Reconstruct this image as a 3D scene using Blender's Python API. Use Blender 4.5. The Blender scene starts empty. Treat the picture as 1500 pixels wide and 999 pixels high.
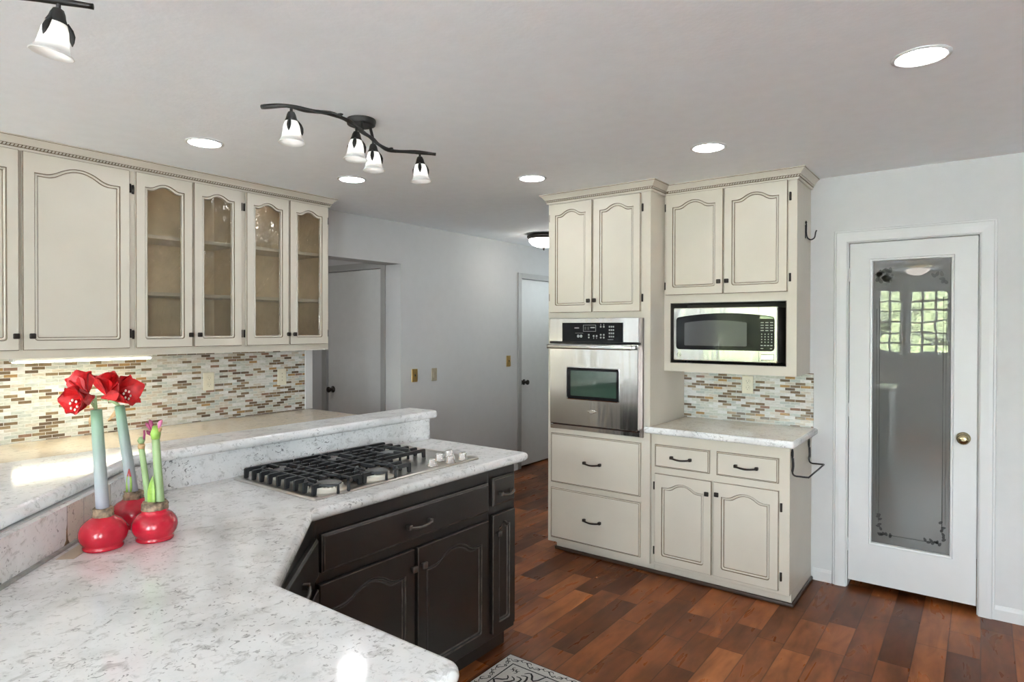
import bpy, bmesh, math, random
from mathutils import Matrix, Vector
random.seed(7)
S = bpy.context.scene
COL = S.collection
PI = math.pi

# ------------------------------------------------------------------ camera, world, exposure
H = 1.527
YAW, PITCH, ROLL = math.radians(36.8176), math.radians(-0.4505), math.radians(0.1168)
sy, cy = math.sin(YAW), math.cos(YAW)
R_ = Vector((cy, sy, 0)); F_ = Vector((-sy, cy, 0)); U_ = Vector((0, 0, 1))
F2 = F_ * math.cos(PITCH) + U_ * math.sin(PITCH)
U2 = U_ * math.cos(PITCH) - F_ * math.sin(PITCH)
R3 = R_ * math.cos(ROLL) + U2 * math.sin(ROLL)
U3 = U2 * math.cos(ROLL) - R_ * math.sin(ROLL)
cam = bpy.data.cameras.new('camera')
cam.sensor_width = 36.0
cam.lens = 922.05 / 1500 * 36
cam.shift_y = -10.96 / 1500
cam.clip_start = 0.05
co = bpy.data.objects.new('camera', cam)
COL.objects.link(co)
co.matrix_world = Matrix(((R3.x, U3.x, -F2.x, 0), (R3.y, U3.y, -F2.y, 0), (R3.z, U3.z, -F2.z, H), (0, 0, 0, 1)))
S.camera = co

SKY = 14.0
CAN_E, SHADE_E, STRIP_E, DOME_E, FAN_E, VEST_E = 20.0, 2.0, 9.0, 6.0, 2.0, 14.0
world = bpy.data.worlds.new('world'); S.world = world
world.use_nodes = True
bg = world.node_tree.nodes['Background']
bg.inputs[0].default_value = (0.86, 0.93, 1.0, 1)
bg.inputs[1].default_value = SKY
S.view_settings.view_transform = 'Standard'
S.view_settings.look = 'None'
S.view_settings.exposure = 1.45
S.view_settings.gamma = 1.0
S.view_settings.use_curve_mapping = False
S.cycles.max_bounces = 10
S.cycles.diffuse_bounces = 6
S.cycles.sample_clamp_indirect = 6.0
S.cycles.caustics_reflective = False
S.cycles.caustics_refractive = False

sun = bpy.data.lights.new('sun', 'SUN'); sun.energy = 190.0; sun.angle = 0.01; sun.color = (0.97, 0.98, 1.0)
so = bpy.data.objects.new('sun', sun); COL.objects.link(so)
so.rotation_euler = Vector((0.25, -0.55, -0.8)).to_track_quat('-Z', 'Y').to_euler()

# daylight openings of the back and side walls (x0, x1, z0, z1) / (y0, y1, z0, z1)
WIN_BACK = [(-3.75, -1.85, 0.95, 2.14), (-1.36, -1.02, 1.14, 2.15), (-0.94, -0.40, 1.14, 2.15), (0.75, 2.35, 0.06, 2.16)]
WIN_HALL_ADDED = [(-3.45, -2.95, 1.70, 2.2)]  # unseen window added to brighten the hall and the far ceiling
WIN_SIDE = [(-2.3, -1.2, 0.95, 2.12)]
YB, XS = -3.2, 3.0
def portal(loc, sx, sz, rot):
    l = bpy.data.lights.new('window_portal', 'AREA'); l.shape = 'RECTANGLE'; l.size = sx; l.size_y = sz
    l.cycles.is_portal = True
    o = bpy.data.objects.new('window_portal', l); COL.objects.link(o)
    o.location = loc; o.rotation_euler = rot
for a, b, c, d in WIN_BACK:
    portal(((a + b) / 2, YB - 0.06, (c + d) / 2), b - a, d - c, (PI / 2, 0, PI) if False else (-PI / 2, 0, PI))
for a, b, c, d in WIN_HALL_ADDED: portal(((a + b) / 2, 7.28, (c + d) / 2), b - a, d - c, (-PI / 2, 0, 0))
for a, b, c, d in WIN_SIDE:
    portal((XS + 0.06, (a + b) / 2, (c + d) / 2), b - a, d - c, (PI / 2, 0, PI / 2))

# ------------------------------------------------------------------ materials
class NT:
    def __init__(s, name):
        s.m = bpy.data.materials.new(name); s.m.use_nodes = True
        s.t = s.m.node_tree; s.p = s.t.nodes['Principled BSDF']; s.out = s.t.nodes['Material Output']
        s._c = None
    def n(s, ty, **kw):
        n = s.t.nodes.new(ty)
        for k, v in kw.items(): setattr(n, k, v)
        return n
    def l(s, a, b): s.t.links.new(a, b)
    def put(s, sock, v):
        if isinstance(v, bpy.types.NodeSocket): s.l(v, sock)
        elif isinstance(v, tuple) and len(v) == 3 and sock.type == 'RGBA': sock.default_value = (*v, 1)
        else: sock.default_value = v
    def math(s, op, a, b=None, c=None):
        n = s.n('ShaderNodeMath', operation=op); s.put(n.inputs[0], a)
        if b is not None: s.put(n.inputs[1], b)
        if c is not None: s.put(n.inputs[2], c)
        return n.outputs[0]
    def coord(s):
        if s._c is None: s._c = s.n('ShaderNodeTexCoord').outputs['Object']
        return s._c
    def mapped(s, scale):
        n = s.n('ShaderNodeMapping'); s.l(s.coord(), n.inputs[0]); n.inputs['Scale'].default_value = scale
        return n.outputs[0]
    def noise(s, vec, scale, detail=3.0, rough=0.5, dist=0.0):
        n = s.n('ShaderNodeTexNoise'); s.l(vec, n.inputs['Vector'])
        n.inputs['Scale'].default_value = scale; n.inputs['Detail'].default_value = detail
        n.inputs['Roughness'].default_value = rough; n.inputs['Distortion'].default_value = dist
        return n.outputs[0]
    def ramp(s, fac, stops, interp='LINEAR'):
        n = s.n('ShaderNodeValToRGB'); n.color_ramp.interpolation = interp; s.put(n.inputs[0], fac)
        e = n.color_ramp.elements
        while len(e) < len(stops): e.new(0.5)
        for el, (p, c) in zip(e, stops):
            el.position = p; el.color = (*c, 1) if isinstance(c, tuple) else (c, c, c, 1)
        return n.outputs[0]
    def mix(s, fac, a, b, mode='MIX'):
        n = s.n('ShaderNodeMix', data_type='RGBA', blend_type=mode)
        s.put(n.inputs[0], fac); s.put(n.inputs[6], a); s.put(n.inputs[7], b)
        return n.outputs[2]
    def bump(s, h, strength, dist=0.01):
        n = s.n('ShaderNodeBump'); n.inputs['Strength'].default_value = strength; n.inputs['Distance'].default_value = dist
        s.l(h, n.inputs['Height']); s.l(n.outputs[0], s.p.inputs['Normal'])
    def base(s, v): s.put(s.p.inputs['Base Color'], v)
    def sep(s):
        n = s.n('ShaderNodeSeparateXYZ'); s.l(s.coord(), n.inputs[0]); return n.outputs
    def wn2(s, a, b):
        c = s.n('ShaderNodeCombineXYZ'); s.put(c.inputs[0], a); s.put(c.inputs[1], b)
        w = s.n('ShaderNodeTexWhiteNoise', noise_dimensions='2D'); s.l(c.outputs[0], w.inputs[0])
        return w.outputs

def pm(name, c, rough=0.5, metal=0.0, var=0.06, scale=14.0, spec=0.5, coat=0.0, emit=None, es=0.0, bumps=0.0, bscale=60.0):
    t = NT(name)
    if var:
        f = t.noise(t.coord(), scale, 3)
        lo = tuple(max(0, x * (1 - var)) for x in c); hi = tuple(min(1, x * (1 + var)) for x in c)
        t.base(t.ramp(f, [(0.3, lo), (0.7, hi)]))
    else: t.base(c)
    t.p.inputs['Roughness'].default_value = rough; t.p.inputs['Metallic'].default_value = metal
    t.p.inputs['Specular IOR Level'].default_value = spec
    t.p.inputs['Coat Weight'].default_value = coat
    if emit:
        t.p.inputs['Emission Color'].default_value = (*emit, 1); t.p.inputs['Emission Strength'].default_value = es
    if bumps: t.bump(t.noise(t.coord(), bscale, 3), bumps, 0.004)
    return t.m

M = {}
M['ceil'] = pm('ceiling_paint', (0.885, 0.925, 0.96), 0.9, var=0.015, bumps=0.25, bscale=55)
M['wall'] = pm('wall_paint', (0.565, 0.565, 0.56), 0.85, var=0.015, bumps=0.12, bscale=45)
M['white'] = pm('white_trim_paint', (0.61, 0.61, 0.605), 0.4, var=0.01)
M['greytrim'] = pm('grey_trim_paint', (0.36, 0.355, 0.34), 0.5, var=0.02)
M['door'] = pm('grey_door_paint', (0.62, 0.62, 0.60), 0.5, var=0.02)
M['cream'] = pm('cream_cabinet_paint', (0.565, 0.52, 0.44), 0.38, var=0.025, scale=5)
M['glaze'] = pm('brown_antique_glaze', (0.16, 0.115, 0.07), 0.5, var=0.25, scale=30)
M['dark'] = pm('espresso_cabinet_paint', (0.016, 0.013, 0.011), 0.36, var=0.2, scale=6)
M['worn'] = pm('worn_edge_paint', (0.075, 0.063, 0.052), 0.45, var=0.6, scale=22)
M['bronze'] = pm('dark_bronze', (0.035, 0.028, 0.024), 0.42, 0.7, var=0.2)
M['iron'] = pm('black_iron', (0.022, 0.020, 0.019), 0.5, 0.5, var=0.2)
M['pewter'] = pm('rubbed_pewter', (0.16, 0.145, 0.13), 0.35, 0.8, var=0.2)
M['wood_in'] = pm('tan_cabinet_interior', (0.68, 0.58, 0.43), 0.5, var=0.12, scale=7)
M['tan_under'] = pm('tan_underside_wood', (0.55, 0.42, 0.27), 0.5, var=0.1, scale=6)
M['dark_in'] = pm('dark_recess_lining', (0.085, 0.076, 0.062), 0.5, var=0.1)
M['black'] = pm('black_gloss', (0.008, 0.008, 0.009), 0.06, var=0, spec=0.10)
M['blackmatte'] = pm('black_cast_iron', (0.016, 0.017, 0.019), 0.42, var=0.2, bumps=0.2, bscale=300)
M['greyglass'] = pm('grey_glass_screen', (0.07, 0.072, 0.072), 0.08, var=0, spec=0.25)
M['ovenglass'] = pm('oven_window_glass', (0.022, 0.05, 0.034), 0.04, var=0, coat=1.0)  # green of the garden reflection put into the base colour
M['steel'] = pm('brushed_stainless', (0.60, 0.585, 0.57), 0.17, 1.0, var=0.1, scale=3)
M['steel2'] = pm('bright_stainless', (0.57, 0.56, 0.55), 0.16, 1.0, var=0.03)
M['steel_pan'] = pm('cooktop_stainless', (0.55, 0.52, 0.48), 0.28, 1.0, var=0.06)
M['bronze_flange'] = pm('brown_steel_edge', (0.20, 0.17, 0.155), 0.35, 0.8, var=0.05)
M['chrome'] = pm('chrome', (0.82, 0.82, 0.81), 0.1, 1.0, var=0)
M['brass'] = pm('brass', (0.62, 0.42, 0.15), 0.3, 0.9, var=0.1)
M['oldbrass'] = pm('antique_brass', (0.42, 0.36, 0.22), 0.25, 1.0, var=0.05)
M['palebrass'] = pm('pale_brass', (0.46, 0.40, 0.29), 0.4, 0.3, var=0.1)
M['ivory'] = pm('ivory_plastic', (0.70, 0.66, 0.52), 0.35, var=0.02)
M['ivory_dark'] = pm('ivory_socket', (0.30, 0.27, 0.20), 0.4, var=0.02)
M['print'] = pm('pale_print', (0.33, 0.33, 0.32), 0.5, var=0)
M['ceramic'] = pm('burner_cream_ring', (0.62, 0.58, 0.5), 0.35, 0.2, var=0.1)
M['burnercap'] = pm('burner_cap_enamel', (0.12, 0.12, 0.12), 0.3, var=0.1)
M['wax'] = pm('red_wax', (0.40, 0.004, 0.018), 0.25, var=0.08, scale=30, coat=0.3)
M['petal'] = pm('red_petal', (0.52, 0.005, 0.007), 0.5, var=0.25, scale=60)
M['petal_in'] = pm('deep_red_throat', (0.16, 0.002, 0.006), 0.5, var=0.2, scale=60)
M['stem'] = pm('pale_green_stem', (0.27, 0.36, 0.30), 0.45, var=0.15, scale=14)
M['stem2'] = pm('yellow_green_stem', (0.24, 0.33, 0.15), 0.45, var=0.15, scale=14)
M['leaf'] = pm('amaryllis_leaf', (0.22, 0.36, 0.06), 0.4, var=0.3, scale=40)
M['leafred'] = pm('red_leaf_tip', (0.35, 0.03, 0.03), 0.5, var=0.2)
M['papery'] = pm('papery_bulb_skin', (0.20, 0.14, 0.09), 0.7, var=0.7, scale=70, bumps=0.6, bscale=120)
M['bract'] = pm('brown_bract', (0.42, 0.26, 0.12), 0.6, var=0.3, scale=50)
M['anther'] = pm('white_anther', (0.85, 0.80, 0.68), 0.5, var=0.05)
M['purple'] = pm('withered_purple', (0.22, 0.03, 0.09), 0.6, var=0.4, scale=60)
M['pink'] = pm('pink_bud', (0.55, 0.16, 0.32), 0.5, var=0.2, scale=60)
M['rubber'] = pm('brown_shoe_moulding', (0.055, 0.032, 0.022), 0.45, var=0.2)
M['rugwhite'] = pm('rug_offwhite', (0.62, 0.60, 0.56), 0.9, var=0.06, scale=120, bumps=0.5, bscale=400)
M['rugblack'] = pm('rug_black', (0.02, 0.019, 0.019), 0.9, var=0.2, scale=120)
M['lens'] = pm('lit_downlight_lens', (1, 1, 1), 0.5, var=0, emit=(0.98, 0.98, 1.0), es=CAN_E)
M['bulb'] = pm('lit_bulb', (1, 1, 1), 0.5, var=0, emit=(1.0, 0.97, 0.93), es=SHADE_E)
M['strip'] = pm('lit_strip', (1, 1, 1), 0.5, var=0, emit=(1.0, 0.93, 0.66), es=STRIP_E)
M['dome'] = pm('lit_dome_glass', (1, 1, 1), 0.5, var=0, emit=(1.0, 0.94, 0.84), es=DOME_E)
M['bowl'] = pm('lit_bowl_glass', (1, 1, 1), 0.5, var=0, emit=(1.0, 0.9, 0.8), es=FAN_E)
M['added_lamp'] = pm('added_lamp_glass', (1, 1, 1), 0.5, var=0, emit=(1.0, 0.97, 0.93), es=VEST_E)
M['fill_puck'] = pm('fill_puck_lens', (1, 1, 1), 0.5, var=0, emit=(1.0, 0.86, 0.66), es=8.0)
M['fill_puck_bright'] = pm('fill_warm_puck_lens', (1, 1, 1), 0.5, var=0, emit=(1.0, 0.82, 0.60), es=16.0)
M['gutter'] = pm('grey_seam', (0.33, 0.32, 0.30), 0.7, var=0.2, scale=40)
M['beigecover'] = pm('beige_cover', (0.50, 0.43, 0.32), 0.45, var=0.08)
M['blade'] = pm('fan_blade_wood', (0.30, 0.2, 0.12), 0.4, var=0.2)
M['etch'] = pm('etched_dark_glass', (0.035, 0.036, 0.035), 0.25, var=0)
M['bounce_patio'] = pm('bounce_concrete', (0.80, 0.80, 0.80), 0.9, var=0.06, scale=3)
for k_ in ('steel', 'steel2'):
    t_ = NT(k_); t_.m = M[k_]; t_.t = t_.m.node_tree; t_.p = t_.t.nodes['Principled BSDF']; t_._c = None
    t_.bump(t_.noise(t_.mapped((7, 7, 0.9)), 1.0, 2, 0.5, 0.8), 0.10, 0.05)
def foliage(name):
    t = NT(name); a = t.noise(t.coord(), 9, 6, 0.75)
    t.base(t.ramp(a, [(0.35, (0.02, 0.03, 0.010)), (0.5, (0.07, 0.09, 0.03)), (0.66, (0.17, 0.18, 0.08))]))
    t.p.inputs['Roughness'].default_value = 0.7; t.bump(a, 1.0, 0.2); return t.m
M['hedge'] = foliage('garden_foliage')
def stem_mat():
    t = NT('amaryllis_stem'); z = t.sep()[2]
    f = t.math('ADD', z, t.math('MULTIPLY', t.noise(t.mapped((1, 1, 0.2)), 60, 2), 0.04))
    t.base(t.ramp(f, [(0.12, (0.28, 0.27, 0.31)), (0.26, (0.27, 0.31, 0.29)), (0.38, (0.18, 0.30, 0.19))]))
    t.p.inputs['Roughness'].default_value = 0.45; return t.m
M['stem'] = stem_mat()
def stone(name, dark, warm=0.0):
    t = NT(name)
    v = t.mapped((1.0, 1.0, 1.0)); v2 = t.mapped((1.0, 0.8, 1.0))
    a = t.noise(v, 6, 5, 0.6)
    base = t.ramp(a, [(0.3, (0.63, 0.63, 0.62)), (0.52, (0.78, 0.78, 0.775)), (0.72, (0.84, 0.84, 0.835))])
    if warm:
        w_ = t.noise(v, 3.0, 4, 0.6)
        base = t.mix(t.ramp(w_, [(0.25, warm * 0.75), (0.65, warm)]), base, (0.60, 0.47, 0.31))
    b = t.noise(v2, 34, 5, 0.68, 0.8)
    f1 = t.ramp(b, [(0.54, 0.0), (0.68, 0.62)])
    c1 = t.mix(f1, base, (0.33, 0.325, 0.315))
    c = t.noise(v2, 62, 3, 0.6, 1.4)
    d = t.noise(v, 4, 2)
    f2 = t.math('MULTIPLY', t.ramp(c, [(0.60, 0.0), (0.66, 1.0)]), t.ramp(d, [(0.38, 0.25), (0.6, 1.0)]))
    f2 = t.math('MULTIPLY', f2, dark)
    t.base(t.mix(f2, c1, (0.085, 0.085, 0.08)))
    t.p.inputs['Roughness'].default_value = 0.09
    t.p.inputs['Specular IOR Level'].default_value = 0.5
    return t.m
M['stone'] = stone('speckled_white_stone', 0.6)
M['stone_cast_top'] = stone('stone_beige_cast_top', 0.4, 0.75)  # same stone, warm cast put into the colour of the top face only
M['stone_halfcast_top'] = stone('stone_pale_cast_top', 0.5, 0.55)  # weaker warm cast in the top face colour; edges stay plain stone
M['stone_vwarm'] = stone('tan_speckled_slab', 0.9, 0.5)
M['stain'] = pm('brown_stain', (0.17, 0.10, 0.05), 0.6, var=0.6, scale=60)
M['stone_v'] = stone('speckled_white_stone_upright', 0.95)

def tile(name, ax):
    t = NT(name); xyz = t.sep()
    u, z = xyz[ax], xyz[2]
    PW, PH = 0.0600, 0.0176
    row = t.math('FLOOR', t.math('DIVIDE', z, PH))
    par = t.math('MODULO', t.math('ABSOLUTE', row), 2.0)
    uu = t.math('ADD', t.math('DIVIDE', u, PW), t.math('MULTIPLY', par, 0.5))
    colm = t.math('FLOOR', uu)
    fu = t.math('FRACT', uu); fz = t.math('FRACT', t.math('DIVIDE', z, PH))
    eu = t.math('MULTIPLY', t.math('MINIMUM', fu, t.math('SUBTRACT', 1.0, fu)), PW)
    ez = t.math('MULTIPLY', t.math('MINIMUM', fz, t.math('SUBTRACT', 1.0, fz)), PH)
    e = t.math('MINIMUM', eu, ez)
    istile = t.math('GREATER_THAN', e, 0.0011)
    w = t.wn2(colm, row)
    pal = t.ramp(w[0], [(0.0, (0.50, 0.51, 0.45)), (0.18, (0.58, 0.57, 0.53)), (0.32, (0.43, 0.455, 0.42)), (0.44, (0.52, 0.47, 0.39)),
                        (0.56, (0.64, 0.635, 0.61)), (0.65, (0.175, 0.125, 0.075)), (0.77, (0.235, 0.17, 0.10)), (0.86, (0.12, 0.085, 0.055)), (0.935, (0.34, 0.21, 0.09)), (0.97, (0.24, 0.145, 0.10))], 'CONSTANT')
    st = t.noise(t.mapped((40, 40, 160)), 1.0, 3)
    pal = t.mix(0.35, pal, t.ramp(st, [(0.3, 0.25), (0.7, 0.8)]), 'OVERLAY')
    t.base(t.mix(istile, (0.62, 0.61, 0.58), pal))
    t.put(t.p.inputs['Roughness'], t.math('SUBTRACT', 0.75, t.math('MULTIPLY', istile, 0.58)))
    t.bump(t.math('MINIMUM', t.math('DIVIDE', e, 0.0018), 1.0), 0.5, 0.001)
    return t.m
M['tileY'] = tile('mosaic_tile_left', 1)
M['tileX'] = tile('mosaic_tile_right', 0)

def floor_mat():
    t = NT('hardwood_planks'); xyz = t.sep()
    PW, PL = 0.127, 0.95
    xr = t.math('DIVIDE', xyz[0], PW); row = t.math('FLOOR', xr); fx = t.math('FRACT', xr)
    off = t.math('MULTIPLY', t.wn2(row, 3.3)[0], 7.0)
    yr = t.math('ADD', t.math('DIVIDE', xyz[1], PL), off)
    c0 = t.math('FLOOR', yr); fy = t.math('FRACT', yr)
    cut = t.math('ADD', 0.25, t.math('MULTIPLY', t.wn2(t.math('ADD', c0, 17.0), row)[0], 0.5))
    half = t.math('GREATER_THAN', fy, cut)
    pid = t.math('ADD', t.math('MULTIPLY', c0, 2.0), half)
    w = t.wn2(row, pid)
    base = t.ramp(w[0], [(0.0, (0.095, 0.029, 0.010)), (0.25, (0.15, 0.045, 0.014)), (0.5, (0.21, 0.064, 0.019)), (0.78, (0.29, 0.092, 0.028)), (1.0, (0.38, 0.13, 0.040))])
    cb = t.n('ShaderNodeCombineXYZ')
    t.l(t.math('MULTIPLY', xyz[0], 17.0), cb.inputs[0]); t.l(t.math('MULTIPLY', xyz[1], 3.0), cb.inputs[1]); t.l(t.math('MULTIPLY', w[0], 30.0), cb.inputs[2])
    g = t.noise(cb.outputs[0], 1.0, 3, 0.5, 0.7)
    gr = t.ramp(g, [(0.25, 0.62), (0.5, 0.95), (0.75, 1.22)])
    cb2 = t.n('ShaderNodeCombineXYZ')
    t.l(t.math('MULTIPLY', xyz[0], 9.0), cb2.inputs[0]); t.l(t.math('MULTIPLY', xyz[1], 3.5), cb2.inputs[1]); t.l(t.math('MULTIPLY', w[0], 11.0), cb2.inputs[2])
    bl = t.noise(cb2.outputs[0], 1.0, 3, 0.6)
    col = t.mix(1.0, base, gr, 'MULTIPLY')
    col = t.mix(1.0, col, t.ramp(bl, [(0.28, 0.62), (0.62, 1.15)]), 'MULTIPLY')
    ex = t.math('MULTIPLY', t.math('MINIMUM', fx, t.math('SUBTRACT', 1.0, fx)), PW)
    ey1 = t.math('ABSOLUTE', t.math('SUBTRACT', fy, cut))
    ey = t.math('MULTIPLY', t.math('MINIMUM', t.math('MINIMUM', fy, t.math('SUBTRACT', 1.0, fy)), ey1), PL)
    e = t.math('MINIMUM', ex, ey)
    seam = t.ramp(e, [(0.0008, 0.35), (0.0028, 1.0)])
    t.base(t.mix(1.0, col, seam, 'MULTIPLY'))
    t.put(t.p.inputs['Roughness'], t.ramp(g, [(0.2, 0.36), (0.8, 0.24)]))
    t.p.inputs['Specular IOR Level'].default_value = 0.16
    hgt = t.math('ADD', t.math('MULTIPLY', g, 0.3), t.math('MULTIPLY', t.math('MINIMUM', t.math('DIVIDE', e, 0.004), 1.0), 0.6))
    hgt = t.math('ADD', hgt, t.math('MULTIPLY', bl, 0.6))
    t.bump(hgt, 0.16, 0.002)
    return t.m
M['floor'] = floor_mat()

def thin_glass(name, tint, gloss, wav, scale):
    t = NT(name)
    tr = t.n('ShaderNodeBsdfTransparent'); tr.inputs[0].default_value = (*tint, 1)
    gl = t.n('ShaderNodeBsdfGlossy'); gl.inputs['Roughness'].default_value = 0.03; gl.inputs[0].default_value = (1, 1, 1, 1)
    fr = t.n('ShaderNodeFresnel'); fr.inputs[0].default_value = 1.5
    mx = t.n('ShaderNodeMixShader')
    t.l(t.math('MULTIPLY', fr.outputs[0], gloss), mx.inputs[0]); t.l(tr.outputs[0], mx.inputs[1]); t.l(gl.outputs[0], mx.inputs[2])
    if wav:
        b = t.n('ShaderNodeBump'); b.inputs['Strength'].default_value = wav; b.inputs['Distance'].default_value = 0.02
        t.l(t.noise(t.mapped((1, 1, 0.5)), scale, 3, 0.6, 1.5), b.inputs['Height'])
        t.l(b.outputs[0], gl.inputs['Normal'])
    t.l(mx.outputs[0], t.out.inputs[0])
    return t.m
M['seedy'] = thin_glass('antique_seedy_glass', (0.97, 0.955, 0.91), 0.9, 0.35, 11)
M['clear'] = thin_glass('clear_window_glass', (0.97, 0.99, 0.98), 0.5, 0, 1)

def frosted():
    t = NT('frosted_door_glass')
    t.base((0.09, 0.092, 0.086)); t.p.inputs['Roughness'].default_value = 0.5
    t.p.inputs['Specular IOR Level'].default_value = 0.2
    t.p.inputs['Coat Weight'].default_value = 1.0; t.p.inputs['Coat Roughness'].default_value = 0.01; t.p.inputs['Coat IOR'].default_value = 1.8
    b = t.n('ShaderNodeBump'); b.inputs['Strength'].default_value = 0.02; b.inputs['Distance'].default_value = 0.02
    t.l(t.noise(t.mapped((3, 3, 6)), 1.0, 2), b.inputs['Height']); t.l(b.outputs[0], t.p.inputs['Coat Normal'])
    return t.m
M['frost'] = frosted()
def shade_glass():
    t = NT('white_alabaster_shade')
    d = t.n('ShaderNodeBsdfDiffuse'); d.inputs[0].default_value = (0.86, 0.86, 0.85, 1)
    tr = t.n('ShaderNodeBsdfTranslucent'); tr.inputs[0].default_value = (0.9, 0.9, 0.88, 1)
    g = t.n('ShaderNodeBsdfGlossy'); g.inputs['Roughness'].default_value = 0.15
    m1 = t.n('ShaderNodeMixShader'); m1.inputs[0].default_value = 0.5
    m2 = t.n('ShaderNodeMixShader'); m2.inputs[0].default_value = 0.06
    t.l(d.outputs[0], m1.inputs[1]); t.l(tr.outputs[0], m1.inputs[2]); t.l(m1.outputs[0], m2.inputs[1]); t.l(g.outputs[0], m2.inputs[2])
    t.l(m2.outputs[0], t.out.inputs[0]); return t.m
M['shade'] = shade_glass()

# ------------------------------------------------------------------ mesh building
ORG = {}
class MB:
    def __init__(s, T=None):
        s.v = []; s.f = []; s.fm = []; s.fs = []; s.mats = []; s.T = T
    def mi(s, m):
        if m not in s.mats: s.mats.append(m)
        return s.mats.index(m)
    def P(s, p):
        p = Vector(p)
        s.v.append(s.T @ p if s.T else p); return len(s.v) - 1
    def F(s, idx, m, sm=False):
        s.f.append(tuple(idx)); s.fm.append(s.mi(m)); s.fs.append(sm)
    def box(s, a, b, m, bev=0.0, seg=1):
        a, b = [min(x, y) for x, y in zip(a, b)], [max(x, y) for x, y in zip(a, b)]
        if bev:
            bm = bmesh.new(); bmesh.ops.create_cube(bm, size=1)
            for v in bm.verts: v.co = Vector([(a[i] + b[i]) / 2 + v.co[i] * (b[i] - a[i]) for i in range(3)])
            bmesh.ops.bevel(bm, geom=bm.edges[:], offset=bev, segments=seg, affect='EDGES', profile=0.5)
            s.bm(bm, m, seg > 1); return
        i = [s.P((x, y, z)) for z in (a[2], b[2]) for y in (a[1], b[1]) for x in (a[0], b[0])]
        for q in ((0, 2, 3, 1), (4, 5, 7, 6), (0, 1, 5, 4), (2, 6, 7, 3), (0, 4, 6, 2), (1, 3, 7, 5)): s.F([i[k] for k in q], m)
    def bm(s, bm, m, sm=False):
        bm.verts.index_update(); base = len(s.v)
        for v in bm.verts: s.P(v.co)
        for f in bm.faces: s.F([base + v.index for v in f.verts], m, sm)
        bm.free()
    def loops(s, ls, ms, cap0=None, cap1=None, sm=False, closed=True):
        ids = [[s.P(p) for p in l] for l in ls]; n = len(ids[0])
        for k in range(len(ids) - 1):
            m = ms[k] if isinstance(ms, (list, tuple)) else ms
            for j in range(n if closed else n - 1):
                a, b, c, d = ids[k][j], ids[k][(j + 1) % n], ids[k + 1][(j + 1) % n], ids[k + 1][j]
                s.F((a, b, c, d), m, sm)
        if cap0: s.F(ids[0][::-1], cap0)
        if cap1: s.F(ids[-1], cap1)
    def tube(s, pts, r, m, seg=8, closed=False, flat=1.0):
        pts = [Vector(p) for p in pts]; n = len(pts)
        rs = r if isinstance(r, (list, tuple)) else [r] * n
        t0 = (pts[1] - pts[0]).normalized()
        nrm = t0.orthogonal().normalized(); ls = []
        for i in range(n):
            if closed: t = (pts[(i + 1) % n] - pts[i - 1]).normalized()
            else: t = (pts[min(i + 1, n - 1)] - pts[max(i - 1, 0)]).normalized()
            nrm = (nrm - t * nrm.dot(t))
            nrm = nrm.normalized() if nrm.length > 1e-6 else t.orthogonal().normalized()
            bn = t.cross(nrm)
            ls.append([pts[i] + (nrm * math.cos(2 * PI * k / seg) + bn * math.sin(2 * PI * k / seg) * flat) * rs[i] for k in range(seg)])
        if closed: s.loops(ls + [ls[0]], m, sm=True)
        else: s.loops(ls, m, m, m, True)
    def lathe(s, prof, c, m, seg=24, axis=(0, 0, 1), cap0=True, cap1=True, ms=None):
        ax = Vector(axis).normalized(); u = ax.orthogonal().normalized(); w = ax.cross(u); c = Vector(c)
        ls = [[c + ax * z + (u * math.cos(2 * PI * k / seg) + w * math.sin(2 * PI * k / seg)) * max(r, 1e-5) for k in range(seg)] for r, z in prof]
        mm = ms or m
        s.loops(ls, mm, (m if cap0 else None), (m if cap1 else None), True)
    def prism(s, poly, z0, z1, m):
        s.loops([[(x, y, z0) for x, y in poly], [(x, y, z1) for x, y in poly]], m, m, m)
    def build(s, name, parent=None, tags=None, fixn=True):
        me = bpy.data.meshes.new(name)
        org = ORG.get(parent.name, Vector()) if parent else Vector()
        me.from_pydata([p - org for p in s.v], [], s.f)
        for m in s.mats: me.materials.append(M[m])
        me.polygons.foreach_set('material_index', s.fm); me.polygons.foreach_set('use_smooth', s.fs)
        if fixn:
            bm = bmesh.new(); bm.from_mesh(me); bmesh.ops.recalc_face_normals(bm, faces=bm.faces); bm.to_mesh(me); bm.free()
        me.update()
        o = bpy.data.objects.new(name, me); COL.objects.link(o)
        if parent: o.parent = parent
        ORG[o.name] = org
        if tags: tag(o, *tags)
        return o
def tag(o, label, cat, group=None):
    o['label'] = label; o['category'] = cat
    if group: o['group'] = group
    return o
def thing(name, label, cat, loc=(0, 0, 0), group=None):
    o = bpy.data.objects.new(name, None); COL.objects.link(o); o.location = loc; o.empty_display_size = 0.05
    ORG[o.name] = Vector(loc); return tag(o, label, cat, group)
def struct(mb, name, parent=None):
    o = mb.build(name, parent)
    if parent is None: o['kind'] = 'structure'
    return o
def sthing(name, loc=(0, 0, 0)):
    o = bpy.data.objects.new(name, None); COL.objects.link(o); o.location = loc; ORG[o.name] = Vector(loc); o['kind'] = 'structure'; return o
def frame(o, u, n):
    u = Vector(u).normalized(); n = Vector(n).normalized(); o = Vector(o)
    return Matrix(((u.x, 0, n.x, o.x), (u.y, 0, n.y, o.y), (u.z, 1, n.z, o.z), (0, 0, 0, 1)))
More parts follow.
